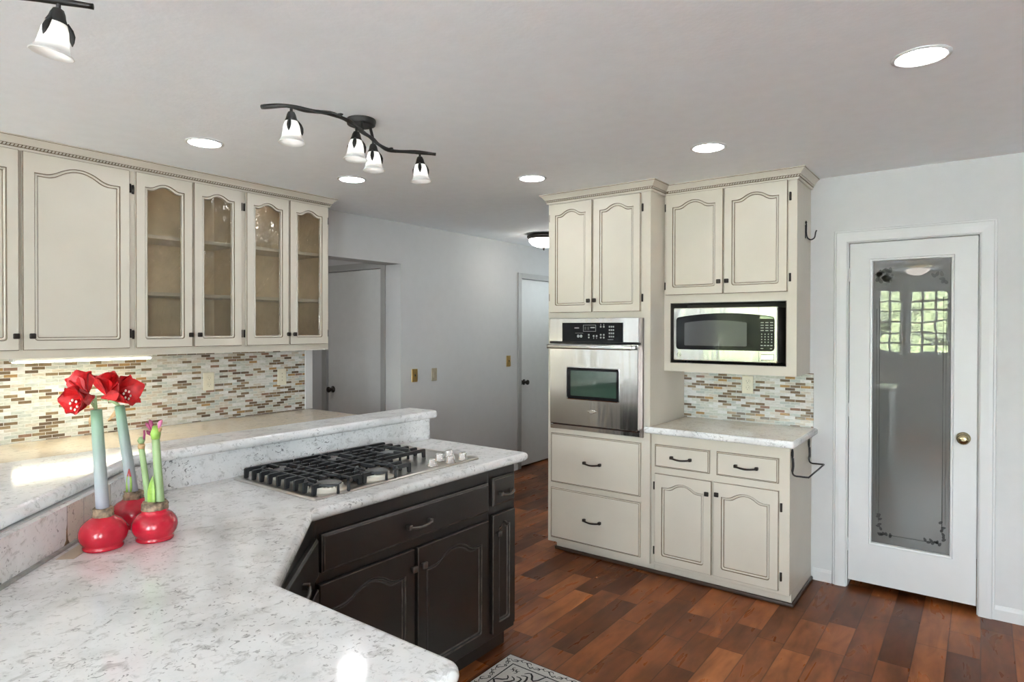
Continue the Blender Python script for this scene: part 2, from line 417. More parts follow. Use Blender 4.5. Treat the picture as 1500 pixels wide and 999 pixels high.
def smooth_path(pts, n=6):
    P = [Vector(p) for p in pts]; out = []
    for i in range(len(P) - 1):
        p0, p1, p2, p3 = P[max(i - 1, 0)], P[i], P[i + 1], P[min(i + 2, len(P) - 1)]
        for k in range(n):
            t = k / n
            out.append(0.5 * ((2 * p1) + (p2 - p0) * t + (2 * p0 - 5 * p1 + 4 * p2 - p3) * t * t + (3 * p1 - p0 - 3 * p2 + p3) * t ** 3))
    return out + [P[-1]]
def poly_offset(poly, d):
    n = len(poly); out = []
    for i in range(n):
        p0, p1, p2 = Vector(poly[i - 1]), Vector(poly[i]), Vector(poly[(i + 1) % n])
        a = (p1 - p0).normalized(); b = (p2 - p1).normalized()
        na, nb = Vector((-a.y, a.x)), Vector((-b.y, b.x))
        m = (na + nb) / max(0.3, 1 + na.dot(nb))
        out.append(tuple(p1 + m * d))
    return out
def round_poly(poly, radii, seg=5):
    n = len(poly); out = []
    for i in range(n):
        r = radii.get(i, 0); p1 = Vector(poly[i])
        if not r: out.append(tuple(p1)); continue
        a = (Vector(poly[i - 1]) - p1).normalized(); b = (Vector(poly[(i + 1) % n]) - p1).normalized()
        ang = a.angle(b); d = r / math.tan(ang / 2)
        A, B = p1 + a * d, p1 + b * d
        for k in range(seg + 1):
            t = k / seg
            out.append(tuple(A * (1 - t) ** 2 + p1 * 2 * t * (1 - t) + B * t * t))
    return out
def bull_slab(mb, poly, z0, z1, r, m, seg=4, top=None):
    """poly counter-clockwise; rounded edge all round"""
    ls = []
    zs = []
    for k in range(seg + 1):
        a = PI / 2 * k / seg
        zs.append((r * (1 - math.sin(a)), z0 + r * (1 - math.cos(a))))
    for k in range(seg + 1):
        a = PI / 2 * k / seg
        zs.append((r * (1 - math.cos(a)), z1 - r * (1 - math.sin(a))))
    for d, z in zs: ls.append([(x, y, z) for x, y in poly_offset(poly, d)])
    mb.loops(ls, m, m, top or m, True)

# ------------------------------------------------------------------ room shell
CZ = 2.44
XL, YR = -4.03, 4.18          # left wall face, far right wall face
mb = MB(); mb.box((-5.9, YB - 0.3, -0.1), (XS + 0.3, 7.3, 0), 'floor'); struct(mb, 'floor')
mb = MB(); mb.box((-5.9, YB - 0.3, CZ), (XS + 0.3, 7.3, CZ + 0.1), 'ceil'); struct(mb, 'ceiling')
OY0, OY1, OZ = 2.874, 3.78, 2.083       # doorway in the left wall
HY0, HY1, HZ = 5.545, 6.36, 2.072       # hall door
mb = MB()
mb.box((XL - 0.12, YB, 0), (XL, OY0, CZ), 'wall')
mb.box((XL - 0.19, OY0, OZ), (XL, OY1, CZ), 'wall')
mb.box((XL - 0.19, OY1, 0), (XL, HY0, CZ), 'wall')
mb.box((XL - 0.12, HY0, HZ), (XL, HY1, CZ), 'wall')
mb.box((XL - 0.12, HY1, 0), (XL, 7.1, CZ), 'wall')
struct(mb, 'wall_left')
PX0, PX1, PZ = -0.650, -0.008, 2.045     # pantry door opening
mb = MB()
mb.box((-2.40, YR, 0), (PX0, YR + 0.12, CZ), 'wall')
mb.box((PX0, YR, PZ), (PX1, YR + 0.12, CZ), 'wall')
mb.box((PX1, YR, 0), (XS, YR + 0.12, CZ), 'wall')
struct(mb, 'wall_right')
mb = MB(); mb.box((-2.40, YR + 0.12, 0), (-2.28, 7.1, CZ), 'wall'); struct(mb, 'wall_hall')

mb = MB()
mb.box((-5.9, OY1, 0), (-5.072, OY1 + 0.12, CZ), 'wall'); mb.box((-5.072, OY1, 2.068), (-4.267, OY1 + 0.12, CZ), 'wall')
mb.box((-4.267, OY1, 0), (XL - 0.19, OY1 + 0.12, CZ), 'wall')
mb.box((-5.9, 1.5, 0), (-5.78, OY1, CZ), 'wall'); mb.box((-5.78, 1.5, 0), (XL - 0.12, 1.62, CZ), 'wall')
mb.box((-5.9, OY1 + 0.12, 0), (-5.78, 5.2, CZ), 'wall'); mb.box((-5.9, 5.2, 0), (XL - 0.12, 5.32, CZ), 'wall')
mb.box((XL - 0.9, HY0 - 0.3, 0), (XL - 0.8, 7.22, CZ), 'wall'); mb.box((XL - 0.9, 7.1, 0), (XL - 0.1205, 7.22, CZ), 'wall')
struct(mb, 'wall_vestibule')
mb = MB()
mb.box((-1.0, 5.2, 0), (0.5, 5.3, CZ), 'wall'); mb.box((-1.1, YR + 0.12, 0), (-1.0, 5.3, CZ), 'wall'); mb.box((0.5, YR + 0.12, 0), (0.6, 5.3, CZ), 'wall')
struct(mb, 'wall_pantry')
def wall_with_windows(name, wins, along, fixed, a0, a1):
    mb = MB(); t = 0.12
    def bx(p0, p1, z0, z1):
        if p1 - p0 < 1e-4 or z1 - z0 < 1e-4: return
        if along == 'x': mb.box((p0, fixed - t, z0), (p1, fixed, z1), 'wall')
        else: mb.box((fixed, p0, z0), (fixed + t, p1, z1), 'wall')
    p = a0
    for w0, w1, z0, z1 in wins:
        bx(p, w0, 0, CZ); bx(w0, w1, 0, z0); bx(w0, w1, z1, CZ); p = w1
    bx(p, a1, 0, CZ); struct(mb, name)
wall_with_windows('wall_back', WIN_BACK, 'x', YB, XL - 0.12, XS + 0.12)
wall_with_windows('wall_hall_end', WIN_HALL_ADDED, 'x', 7.22, XL - 0.12, -2.28)
wall_with_windows('wall_side', WIN_SIDE, 'y', XS, YB, YR + 0.12)
def window(k, along, fixed, w, nx, nz, T=None):
    w0, w1, z0, z1 = w; root = sthing('window_%d' % k)
    T = T or frame((0, fixed, 0), (1, 0, 0), (0, 1, 0)) if along == 'x' else frame((fixed, 0, 0), (0, 1, 0), (-1, 0, 0))
    m = MB(T); c = 0.06
    for a, b in (((w0 - c, z0 - c, 0), (w0, z1 + c, 0.02)), ((w1, z0 - c, 0), (w1 + c, z1 + c, 0.02)), ((w0, z1, 0), (w1, z1 + c, 0.02)), ((w0, z0 - c, 0), (w1, z0, 0.03))):
        m.box(a, b, 'white', 0.003)
    m.build('window_casing', root)
    m = MB(T); f = 0.035
    for a, b in (((w0, z0, -0.09), (w0 + f, z1, -0.05)), ((w1 - f, z0, -0.09), (w1, z1, -0.05)), ((w0 + f, z1 - f, -0.09), (w1 - f, z1, -0.05)), ((w0 + f, z0, -0.09), (w1 - f, z0 + f, -0.05))):
        m.box(a, b, 'white')
    for i in range(1, nx): x = w0 + (w1 - w0) * i / nx; m.box((x - 0.016, z0 + f, -0.08), (x + 0.016, z1 - f, -0.06), 'white')
    for i in range(1, nz): z = z0 + (z1 - z0) * i / nz; m.box((w0 + f, z - 0.013, -0.079), (w1 - f, z + 0.013, -0.061), 'white')
    m.build('window_sash', root)
    m = MB(T); m.box((w0 + f, z0 + f, -0.073), (w1 - f, z1 - f, -0.068), 'clear'); m.build('window_pane', root)
window(1, 'x', YB, WIN_BACK[0], 3, 3); window(2, 'x', YB, WIN_BACK[1], 2, 6); window(3, 'x', YB, WIN_BACK[2], 3, 6)
T_ = frame((0, 7.1, 0), (1, 0, 0), (0, -1, 0))
window(6, 'x', 7.1, WIN_HALL_ADDED[0], 2, 2, T_)
window(4, 'x', YB, WIN_BACK[3], 2, 1); window(5, 'y', XS, WIN_SIDE[0], 3, 3)  # glass doors and side window, unseen, put in for ample daylight
# garden beyond the windows
mb = MB(); mb.box((-16, -22, -0.25), (16, YB - 0.3, -0.15), 'bounce_patio'); mb.box((XS + 0.3, YB - 0.3, -0.25), (16, 8, -0.15), 'bounce_patio'); o = mb.build('bounce_patio'); o['kind'] = 'structure'  # unseen pale ground added to bounce sunlight up to the ceiling
mb = MB()
for k in range(110):
    bm = bmesh.new(); bmesh.ops.create_icosphere(bm, subdivisions=2, radius=1)
    r = random.uniform(0.5, 0.9); cx, cyy, cz = random.uniform(-9, 0.3), random.uniform(-15, -13.5), random.uniform(0.0, 2.5)
    for v in bm.verts: v.co = Vector((cx, cyy, cz)) + v.co * r * random.uniform(0.85, 1.15)
    mb.bm(bm, 'hedge', True)
o = mb.build('garden_hedge'); o['kind'] = 'stuff'; tag(o, 'green garden hedge outside, mirrored in the pantry door glass', 'hedge')

# baseboards and door casings
def baseboard(name, a, b, nrm, hgt=0.075):
    mb = MB(); T = 0.012
    (x0, y0), (x1, y1) = a, b
    mb.T = frame((x0, y0, 0), (x1 - x0, y1 - y0, 0), (*nrm, 0)); L = math.hypot(x1 - x0, y1 - y0)
    pr = [(0, 0), (T, 0), (T, hgt - 0.02), (T * 0.5, hgt - 0.006), (T * 0.35, hgt), (0, hgt)]
    mb.loops([[(0, z, w) for w, z in pr], [(L, z, w) for w, z in pr]], 'white', 'white', 'white'); struct(mb, name)
mb = MB(); mb.box((-5.0, 7.23, 2.5), (-1.5, 9.2, 2.56), 'white'); struct(mb, 'unseen_sun_eave')  # unseen eave added to keep the sun out of the hall window
baseboard('baseboard_right', (0.040, YR), (XS, YR), (0, -1))
baseboard('baseboard_right_pier', (-0.826, YR), (-0.720, YR), (0, -1))
baseboard('baseboard_left', (XL, OY1), (XL, 5.48), (1, 0))
baseboard('baseboard_left_end', (XL, 6.43), (XL, 7.09), (1, 0))
def casing(name, T, u0, u1, ztop, w, m, mat, prof=True):
    """u0/u1 opening edges; casing of width w round three sides"""
    mb = MB(T)
    pr = [(0.0, 0.0), (0.0, 0.012), (0.006, 0.016), (w * 0.55, 0.019), (w * 0.8, 0.019), (w * 0.86, 0.013), (w * 0.95, 0.013), (w, 0.009), (w, 0.0)]
    ls = []
    for d, h in pr: ls.append([(u0 - d, 0, h), (u0 - d, ztop + d, h), (u1 + d, ztop + d, h), (u1 + d, 0, h)])
    mb.loops(ls, mat, closed=False)
    struct(mb, name)
# pantry door: casing, jamb, leaf
TR = frame((0, YR, 0), (1, 0, 0), (0, -1, 0))
casing('trim_1', TR, PX0 + 0.006, PX1 - 0.006, PZ - 0.006, 0.072, MB, 'white')
d1 = sthing('door_1', (PX0, YR, 0))
LX0, LX1, LZ0, LZ1 = -0.636, -0.022, 0.040, 2.032
GX0, GX1, GZ0, GZ1 = -0.515, -0.142, 0.285, 1.922
mb = MB()
ly0, ly1 = YR + 0.016, YR + 0.052
O = [(LX0, LZ0), (LX1, LZ0), (LX1, LZ1), (LX0, LZ1)]; I = lambda d: [(GX0 - d, GZ0 - d), (GX1 + d, GZ0 - d), (GX1 + d, GZ1 + d), (GX0 - d, GZ1 + d)]
Y = lambda l, y: [(x, y, z) for x, z in l]
mb.loops([Y(O, ly1), Y(O, ly0), Y(I(0.016), ly0), Y(I(0.012), ly0 - 0.007), Y(I(0.003), ly0 - 0.005), Y(I(0), ly0 + 0.008), Y(I(0), ly1), Y(O, ly1)], 'white')
mb.build('door_leaf', d1)
mb = MB(); mb.box((GX0, YR + 0.026, GZ0), (GX1, YR + 0.032, GZ1), 'frost'); pane = mb.build('glass_pane', d1)
mb = MB(frame((0, YR + 0.0255, 0), (1, 0, 0), (0, -1, 0)))
def leafshape(m, x, z, a, L, W, mat, w=0.0008):
    pts = []
    for k in range(14):
        t = 2 * PI * k / 14
        u, v = math.cos(t) * L / 2, math.sin(t) * W / 2 * (1 - 0.25 * math.cos(t))
        pts.append((x + u * math.cos(a) - v * math.sin(a), z + u * math.sin(a) + v * math.cos(a)))
    m.loops([[(px, pz, 0) for px, pz in pts], [(px, pz, w) for px, pz in pts]], mat, None, mat)
ex0, ex1, ez0, ez1 = GX0 + 0.034, GX1 - 0.034, GZ0 + 0.062, GZ1 - 0.115
for x in (ex0, ex1): mb.tube([(x, ez0 + 0.06, 0), (x, ez1 - 0.1, 0)], 0.0016, 'etch', 4)
for x in (ex0 - 0.014, ex1 + 0.014): mb.tube([(x, ez0 + 0.1, 0), (x, ez1 - 0.16, 0)], 0.0009, 'etch', 4)
mb.tube([(ex0 + 0.05, ez0 - 0.008, 0), (ex1 - 0.05, ez0 - 0.008, 0)], 0.0014, 'etch', 4)
for sx, x in ((1, ex0), (-1, ex1)):
    for k in range(13):
        t = k / 12
        px = x + sx * (0.0 if t < 0.5 else (t - 0.5) * 0.14); pz = ez0 + (0.11 * (1 - 2 * t) if t < 0.5 else 0) - 0.004
        leafshape(mb, px + random.uniform(-.011, .011), pz + random.uniform(-.009, .009), random.uniform(0, PI), 0.023, 0.014, 'etch')
for k in range(16):
    leafshape(mb, ex0 + random.uniform(-.012, .055), ez1 + random.uniform(-.005, .075), random.uniform(0, PI), 0.036, 0.02, 'etch')
for k in range(6): leafshape(mb, ex1 + random.uniform(-.05, .01), ez1 + random.uniform(-.02, .05), random.uniform(0, PI), 0.03, 0.017, 'etch')
mb.build('etched_vine_border', d1)
mb = MB()
mb.lathe([(0.033, 0), (0.033, 0.004), (0.027, 0.009), (0.013, 0.012), (0.011, 0.03), (0.02, 0.036), (0.029, 0.046), (0.029, 0.056), (0.021, 0.064), (0.008, 0.067)], (-0.082, ly0, 0.938), 'oldbrass', 24, (0, -1, 0))
mb.build('door_knob', d1)
mb = MB()
for z in (0.25, 1.05, 1.85): mb.box((LX0 - 0.006, ly0 - 0.004, z - 0.04), (LX0 + 0.004, ly0 + 0.001, z + 0.04), 'white')
mb.build('hinge', d1)
mb = MB(); mb.box((PX0, YR + 0.001, 0.0), (LX0 - 0.003, YR + 0.119, PZ), 'white'); mb.box((LX1 + 0.003, YR + 0.001, 0), (PX1, YR + 0.119, PZ), 'white'); mb.box((LX0 - 0.003, YR + 0.001, LZ1 + 0.003), (LX1 + 0.003, YR + 0.119, PZ), 'white')
mb.build('door_jamb', d1)
def knob_on(mb, c, n, mat='bronze'):
    mb.lathe([(0.032, 0), (0.032, 0.005), (0.014, 0.010), (0.011, 0.032), (0.022, 0.038), (0.028, 0.05), (0.026, 0.060), (0.012, 0.065)], c, mat, 20, n)
# vestibule door seen through the opening
d2 = sthing('door_2', (-4.267, OY1, 0))
mb = MB(); mb.box((-5.052, OY1 + 0.012, 0.012), (-4.282, OY1 + 0.047, 2.058), 'door', 0.002); mb.build('door_leaf', d2)
mb = MB(); knob_on(mb, (-4.975, OY1 + 0.012, 0.943), (0, -1, 0)); mb.build('door_knob', d2)
mb = MB(); mb.box((-4.286, OY1 + 0.003, 1.81), (-4.274, OY1 + 0.013, 1.89), 'bronze'); mb.box((-4.286, OY1 + 0.003, 0.2), (-4.274, OY1 + 0.013, 0.28), 'bronze'); mb.build('hinge', d2)
mb = MB(); mb.box((-4.277, OY1 - 0.012, 0), (-4.221, OY1 - 0.0005, 2.12), 'greytrim'); mb.box((-5.118, OY1 - 0.012, 0), (-5.056, OY1 - 0.0005, 2.12), 'greytrim'); mb.box((-5.056, OY1 - 0.012, 2.060), (-4.277, OY1 - 0.0005, 2.12), 'greytrim')
mb.build('door_casing', d2)
# hall door
d3 = sthing('door_3', (XL, HY0, 0))
mb = MB(); mb.box((XL - 0.05, HY0 + 0.006, 0.02), (XL - 0.014, HY1 - 0.006, HZ - 0.004), 'door', 0.002); mb.build('door_leaf', d3)
mb = MB(); knob_on(mb, (XL - 0.014, HY0 + 0.075, 0.938), (1, 0, 0)); mb.build('door_knob', d3)
mb = MB(); mb.box((XL - 0.01, HY0 - 0.003, 0.915), (XL + 0.0155, HY0 + 0.008, 0.965), 'bronze', 0.002); mb.build('strike_plate', d3)
mb = MB(frame((XL, 0, 0), (0, 1, 0), (1, 0, 0)))
mb.box((HY0 - 0.062, 0, 0), (HY0 - 0.001, HZ + 0.06, 0.013), 'greytrim', 0.002); mb.box((HY1 + 0.001, 0, 0), (HY1 + 0.062, HZ + 0.06, 0.013), 'greytrim', 0.002); mb.box((HY0 - 0.001, HZ, 0), (HY1 + 0.001, HZ + 0.06, 0.013), 'greytrim', 0.002)
mb.build('door_casing', d3)
# ivory-white corner post at the end of the tiled wall
mb = MB(); mb.box((XL, 2.812, 0.927), (XL + 0.016, 2.874, 1.374), 'white', 0.002); struct(mb, 'trim_2')

# ------------------------------------------------------------------ cabinet kit
def outline(u0, u1, v0, v1, rise, ins, rc=0.012, nt=30):
    """(pts, tags): raised-panel outline inset by ins; v1 = shoulder height"""
    a, b, c, d = u0 + ins, u1 - ins, v0 + ins, v1 - ins
    r = max(0.004, rc - ins * 0.4)
    pts = [((a + r, c), 'b', 0), ((b - r, c), 'b', 1), ((b - 0.3 * r, c + 0.3 * r), 'c1', 0), ((b, c + r), 'r', 0), ((b, d), 'c2', 0)]
    def g(x):
        x = abs(x)
        if x < 0.47: return 1 - 0.58 * (x / 0.47) ** 2
        if x < 0.79: return 0.42 * (1 - (x - 0.47) / 0.32) ** 2
        return 0.0
    for k in range(1, nt):
        s = 1 - k / nt
        pts.append(((a + (b - a) * s, d + rise * g(2 * s - 1)), 't', s))
    pts += [((a, d), 'c3', 0), ((a, c + r), 'l', 0), ((a + 0.3 * r, c + 0.3 * r), 'c4', 0)]
    return pts, r
def outer_for(pts, U0, U1, V0, V1, i, r):
    o = []
    A, B, C, D = U0 + i, U1 - i, V0 + i, V1 - i
    for p, t, s in pts:
        o.append({'b': (A + r, C) if s == 0 else (B - r, C), 'c1': (B, C), 'r': (B, C + r), 'c2': (B, D), 't': (A + (B - A) * s, D), 'c3': (A, D), 'l': (A, C + r), 'c4': (A, C)}[t])
    return o
def door_mesh(T, U0, U1, V0, V1, w0, kind, paint='cream', line='glaze', edge='glaze', rail=0.046, toprail=None, rise=None, th=0.02):
    mb = MB(T); u0, u1, v0 = U0 + rail, U1 - rail, V0 + rail
    if rise is None: rise = 0.13 * (u1 - u0)
    v1 = V1 - (toprail if toprail else rail) - rise
    def W(l, w): return [(u, v, w0 + w) for u, v in l]
    pts, r = outline(u0, u1, v0, v1, rise, 0)
    ol = lambda i: [p for p, _, _ in outline(u0, u1, v0, v1, rise, i)[0]]
    ls = [W(outer_for(pts, U0, U1, V0, V1, 0, r), 0), W(outer_for(pts, U0, U1, V0, V1, 0, r), th - 0.004), W(outer_for(pts, U0, U1, V0, V1, 0.0025, r), th),
          W(ol(0), th), W(ol(0.0032), th - 0.005)]
    ms = [paint, edge, paint, line]
    if kind == 'panel':
        ls += [W(ol(0.0075), th - 0.0015), W(ol(0.013), th - 0.004), W(ol(0.0165), th - 0.008), W(ol(0.02), th - 0.0065)]
        ms += [paint, paint, line, paint]
        mb.loops(ls, ms, paint, paint)
    else:
        ls += [W(ol(0.008), th - 0.0015), W(ol(0.014), th - 0.004), W(ol(0.0165), th - 0.008), W(ol(0.0165), 0), W(outer_for(pts, U0, U1, V0, V1, 0, r), 0)]
        ms += [paint, paint, line, paint, paint]
        mb.loops(ls, ms)
    pane = None
    if kind == 'glass':
        pane = MB(T); pl = ol(0.0170)
        pane.loops([W(pl, 0.005), W(pl, 0.008)], 'seedy', 'seedy', 'seedy')
    return mb, pane
def knob_mb(T, u, v, w, mat='bronze', s=0.013):
    mb = MB(T)
    mb.box((u - 0.005, v - 0.005, w), (u + 0.005, v + 0.005, w + 0.014), mat)
    mb.box((u - s, v - s, w + 0.012), (u + s, v + s, w + 0.024), mat, 0.004, 2)
    return mb
def pull_mb(T, u, v, w, L=0.115, mat='bronze'):
    mb = MB(T); h = L / 2
    for sx in (-1, 1):
        mb.box((u + sx * h - 0.0085, v - 0.009, w), (u + sx * h + 0.0085, v + 0.009, w + 0.022), mat, 0.002)
    mb.tube(smooth_path([(u - h, v - 0.001, w + 0.019), (u - h * 0.6, v - 0.005, w + 0.025), (u, v - 0.008, w + 0.028), (u + h * 0.6, v - 0.005, w + 0.025), (u + h, v - 0.001, w + 0.019)], 4), 0.0056, mat, 8)
    return mb
def hinge_mb(T, u, v, w, mat='bronze'):
    mb = MB(T); mb.box((u - 0.006, v - 0.024, w), (u + 0.006, v + 0.024, w + 0.005), mat, 0.0015)
    mb.tube([(u, v - 0.024, w + 0.006), (u, v + 0.024, w + 0.006)], 0.004, mat, 8); return mb
def add_door(root, T, U0, U1, V0, V1, kind='panel', knob=None, hinge=None, w0=0.001, paint='cream', line='glaze', edge='glaze', kmat='bronze', **kw):
    m, p = door_mesh(T, U0, U1, V0, V1, w0, kind, paint, line, edge, **kw)
    d = m.build('door', root)
    if p: p.build('glass_pane', d)
    if knob: knob_mb(T, knob[0], knob[1], w0 + 0.02, kmat).build('knob', d)
    if hinge:
        for v in hinge[1]: hinge_mb(T, hinge[0], v, 0.0008, kmat).build('hinge', d)
    return d
def add_drawer(root, T, U0, U1, V0, V1, w0=0.001, paint='cream', edge='glaze', pull=None, kmat='bronze', line=None, L=0.115, th=0.02):
    m = MB(T)
    def R(i, w): return [(U0 + i, V0 + i, w0 + w), (U1 - i, V0 + i, w0 + w), (U1 - i, V1 - i, w0 + w), (U0 + i, V1 - i, w0 + w)]
    ls = [R(0, 0), R(0, th - 0.007), R(0.003, th - 0.005), R(0.007, th - 0.001), R(0.010, th)]; ms = [paint, edge, paint, edge if line is None else line]
    m.loops(ls, ms, paint, paint); d = m.build('drawer', root)
    if pull is None: pull = ((U0 + U1) / 2, (V0 + V1) / 2)
    pull_mb(T, pull[0], pull[1], w0 + th, L, kmat).build('pull', d)
    return d
def carcass(T, u0, u1, v0, v1, D, openings, paint='cream', inner='cream', t=0.018, under=None):
    """shell with a face frame; openings = list of (u0,u1,v0,v1) in the face. depth D behind the face (w = 0)"""
    mb = MB(T)
    us = sorted({u0, u1} | {o[0] for o in openings} | {o[1] for o in openings}); vs = sorted({v0, v1} | {o[2] for o in openings} | {o[3] for o in openings})
    ft = 0.019
    mb.box((u0, v0, -D), (u0 + t, v1, -ft), paint); mb.box((u1 - t, v0, -D), (u1, v1, -ft), paint)
    mb.box((u0 + t, v1 - t, -D), (u1 - t, v1, -ft), paint); mb.box((u0 + t, v0, -D), (u1 - t, v0 + t, -ft), under or paint)
    mb.box((u0 + t, v0 + t, -D), (u1 - t, v1 - t, -D + 0.008), inner)
    # lining so that the inside reads as its own wood
    e = 0.0012
    mb.box((u0 + t, v0 + t + e, -D + 0.008), (u0 + t + e, v1 - t - e, -ft), inner); mb.box((u1 - t - e, v0 + t + e, -D + 0.008), (u1 - t, v1 - t - e, -ft), inner)
    mb.box((u0 + t, v0 + t, -D + 0.008), (u1 - t, v0 + t + e, -ft), inner); mb.box((u0 + t, v1 - t - e, -D + 0.008), (u1 - t, v1 - t, -ft), inner)
    for i in range(len(us) - 1):
        for j in range(len(vs) - 1):
            cu, cv = (us[i] + us[i + 1]) / 2, (vs[j] + vs[j + 1]) / 2
            if not any(o[0] < cu < o[1] and o[2] < cv < o[3] for o in openings):
                mb.box((us[i], vs[j], -ft), (us[i + 1], vs[j + 1], 0), paint)
    return mb
def crown(name, path, label, side, parent=None, g0=None, g1=None):
    """path: list of xy, outward on the left of travel if side=1"""
    n = len(path); P = [Vector(p) for p in path]; N = []
    def nrm(p, q):
        d = (q - p).normalized(); return Vector((-d.y, d.x)) * side
    for i in range(n - 1): N.append(nrm(P[i], P[i + 1]))
    def mit(p, a, b, d): return p + (a + b) * (d / (1 + a.dot(b)))
    def at(i, d):
        if i == 0: return mit(P[0], nrm(Vector(g0), P[0]), N[0], d) if g0 else P[0] + N[0] * d
        if i == n - 1: return mit(P[-1], N[-1], nrm(P[-1], Vector(g1)), d) if g1 else P[-1] + N[-1] * d
        a, b = N[i - 1], N[i]
        return P[i] + (a + b) * (d / (1 + a.dot(b)))
    pr = [(0.0008, 2.377), (0.009, 2.377), (0.011, 2.380), (0.013, 2.388), (0.013, 2.391), (0.0155, 2.391), (0.0155, 2.402), (0.020, 2.403), (0.022, 2.405), (0.026, 2.412), (0.034, 2.421), (0.044, 2.430), (0.047, 2.432), (0.049, 2.4345), (0.049, 2.4395), (0.0008, 2.4395)]
    ms = ['cream', 'cream', 'cream', 'glaze', 'glaze', 'glaze', 'glaze', 'cream', 'cream', 'cream', 'cream', 'cream', 'glaze', 'cream', 'cream']
    mb = MB(); ls = [[(*at(i, d), z) for i in range(n)] for d, z in pr]
    mb.loops(ls, ms, closed=False)
    for e in (0, n - 1):
        mb.F([mb.P((*at(e, d), z)) for d, z in pr], 'cream')
    o = mb.build(name, parent, (label, 'moulding') if parent is None else None)
    rb = MB()
    for i in range(n - 1):
        a, b = at(i, 0.0155), at(i + 1, 0.0155); L = (b - a).length; k = int(L / 0.0150); d = (b - a).normalized(); nn = N[i]
        for j in range(k):
            if (g0 and i == 0 and j < 1) or (g1 and i == n - 2 and j > k - 2): continue
            q = a + d * ((j + 0.5) * L / k); hw, sl = 0.0043, 0.0026
            ids = []
            for w_, z_, s_ in ((0, 2.3915, -sl), (0.006, 2.393, -sl), (0.006, 2.4, sl), (0, 2.4018, sl)):
                for e in (-hw, hw):
                    p = q + d * (e + s_) + nn * w_; ids.append(rb.P((p.x, p.y, z_)))
            for f in ((0, 1, 3, 2), (2, 3, 5, 4), (4, 5, 7, 6), (0, 2, 4, 6), (1, 7, 5, 3), (0, 6, 7, 1)): rb.F([ids[t] for t in f], 'cream')
    rb.build('rope_bead', o)
    return o

# ------------------------------------------------------------------ left run: wall cabinets
FX = -3.71
TL = frame((FX, 0, 0), (0, 1, 0), (1, 0, 0))
DL = FX - XL - 0.001
W0, W1, W2, W3 = 0.53, 1.5005, 2.1445, 2.786
ZB, ZT = 1.376, 2.438
c = thing('wall_cabinet', 'cream wall cabinet with two solid arched doors above the left tiled wall', 'cabinet', (XL, (W0 + W1) / 2, ZB))
carcass(TL, W0, W1, ZB, ZT, DL, [(W0 + 0.03, 0.985, 1.43, 2.365), (1.03, W1 - 0.03, 1.43, 2.365)], 'cream', 'cream', under='tan_under').build('body', c)
add_door(c, TL, 0.545, 0.998, 1.417, 2.376, 'panel', (0.982, 1.486), None)
add_door(c, TL, 1.013, 1.486, 1.417, 2.376, 'panel', (1.046, 1.486), (1.4945, (2.283, 1.497)))
def glass_unit(label, y0, y1, doors, knobs, hinges):
    c = thing('wall_cabinet', label, 'cabinet', (XL, (y0 + y1) / 2, ZB), 'glass-door wall cabinets')
    carcass(TL, y0, y1, ZB, ZT, DL, [(y0 + 0.032, y1 - 0.032, 1.43, 2.365)], 'cream', 'wood_in', under='tan_under').build('body', c)
    for z in (2.030, 1.709):
        m = MB(TL); m.box((y0 + 0.0196, z, -DL + 0.012), (y1 - 0.0196, z + 0.02, -0.023), 'cream'); m.build('shelf', c)
    m = MB(TL); yc = (y0 + y1) / 2
    for zp, mp in ((ZT - 0.0205, 'fill_puck'), (2.0298, 'fill_puck_bright'), (1.7088, 'fill_puck')):  # added lamps, kept out of view, to brighten the cabinet inside
        yp = yc if zp > 2.1 else y0 + (0.058 if y0 < 2 else 0.072); m = MB(TL); m.lathe([(0.016, 0), (0.016, -0.005), (0.012, -0.007)], (yp, zp, -0.17 if zp > 2.1 else -0.06), mp, 18, (0, 1, 0)); m.build('added_puck_light', c)
    for (a, b), k, h in zip(doors, knobs, hinges):
        add_door(c, TL, a, b, 1.418, 2.376, 'glass', (k, 1.487), h)
    return c
glass_unit('cream wall cabinet with two glass doors right beside the solid arched doors', W1, W2, [(1.517, 1.823), (1.833, 2.127)], (1.806, 1.857), [(1.5085, (2.278, 1.490)), (2.1345, (2.282, 1.492))])
glass_unit('cream wall cabinet with two glass doors at the doorway end of the run', W2, W3, [(2.161, 2.459), (2.468, 2.768)], (2.447, 2.494), [(2.1525, (2.282, 1.492)), (2.7765, (2.282, 1.492))])
crown('crown_moulding', [(FX, W0), (FX, W3), (XL + 0.002, W3)], 'cream crown moulding with rope bead along the left wall cabinets', -1)
m = MB(); m.box((-3.80, 0.985, 1.3575), (-3.735, 1.62, 1.3752), 'white', 0.002); o = m.build('strip_light', None, ('lit strip light fixed beneath the left wall cabinets', 'light'))
m = MB(); m.box((-3.795, 0.995, 1.3535), (-3.733, 1.61, 1.3572), 'strip'); m.box((-3.7348, 0.995, 1.3572), (-3.7335, 1.61, 1.3615), 'strip'); m.build('diffuser', o)
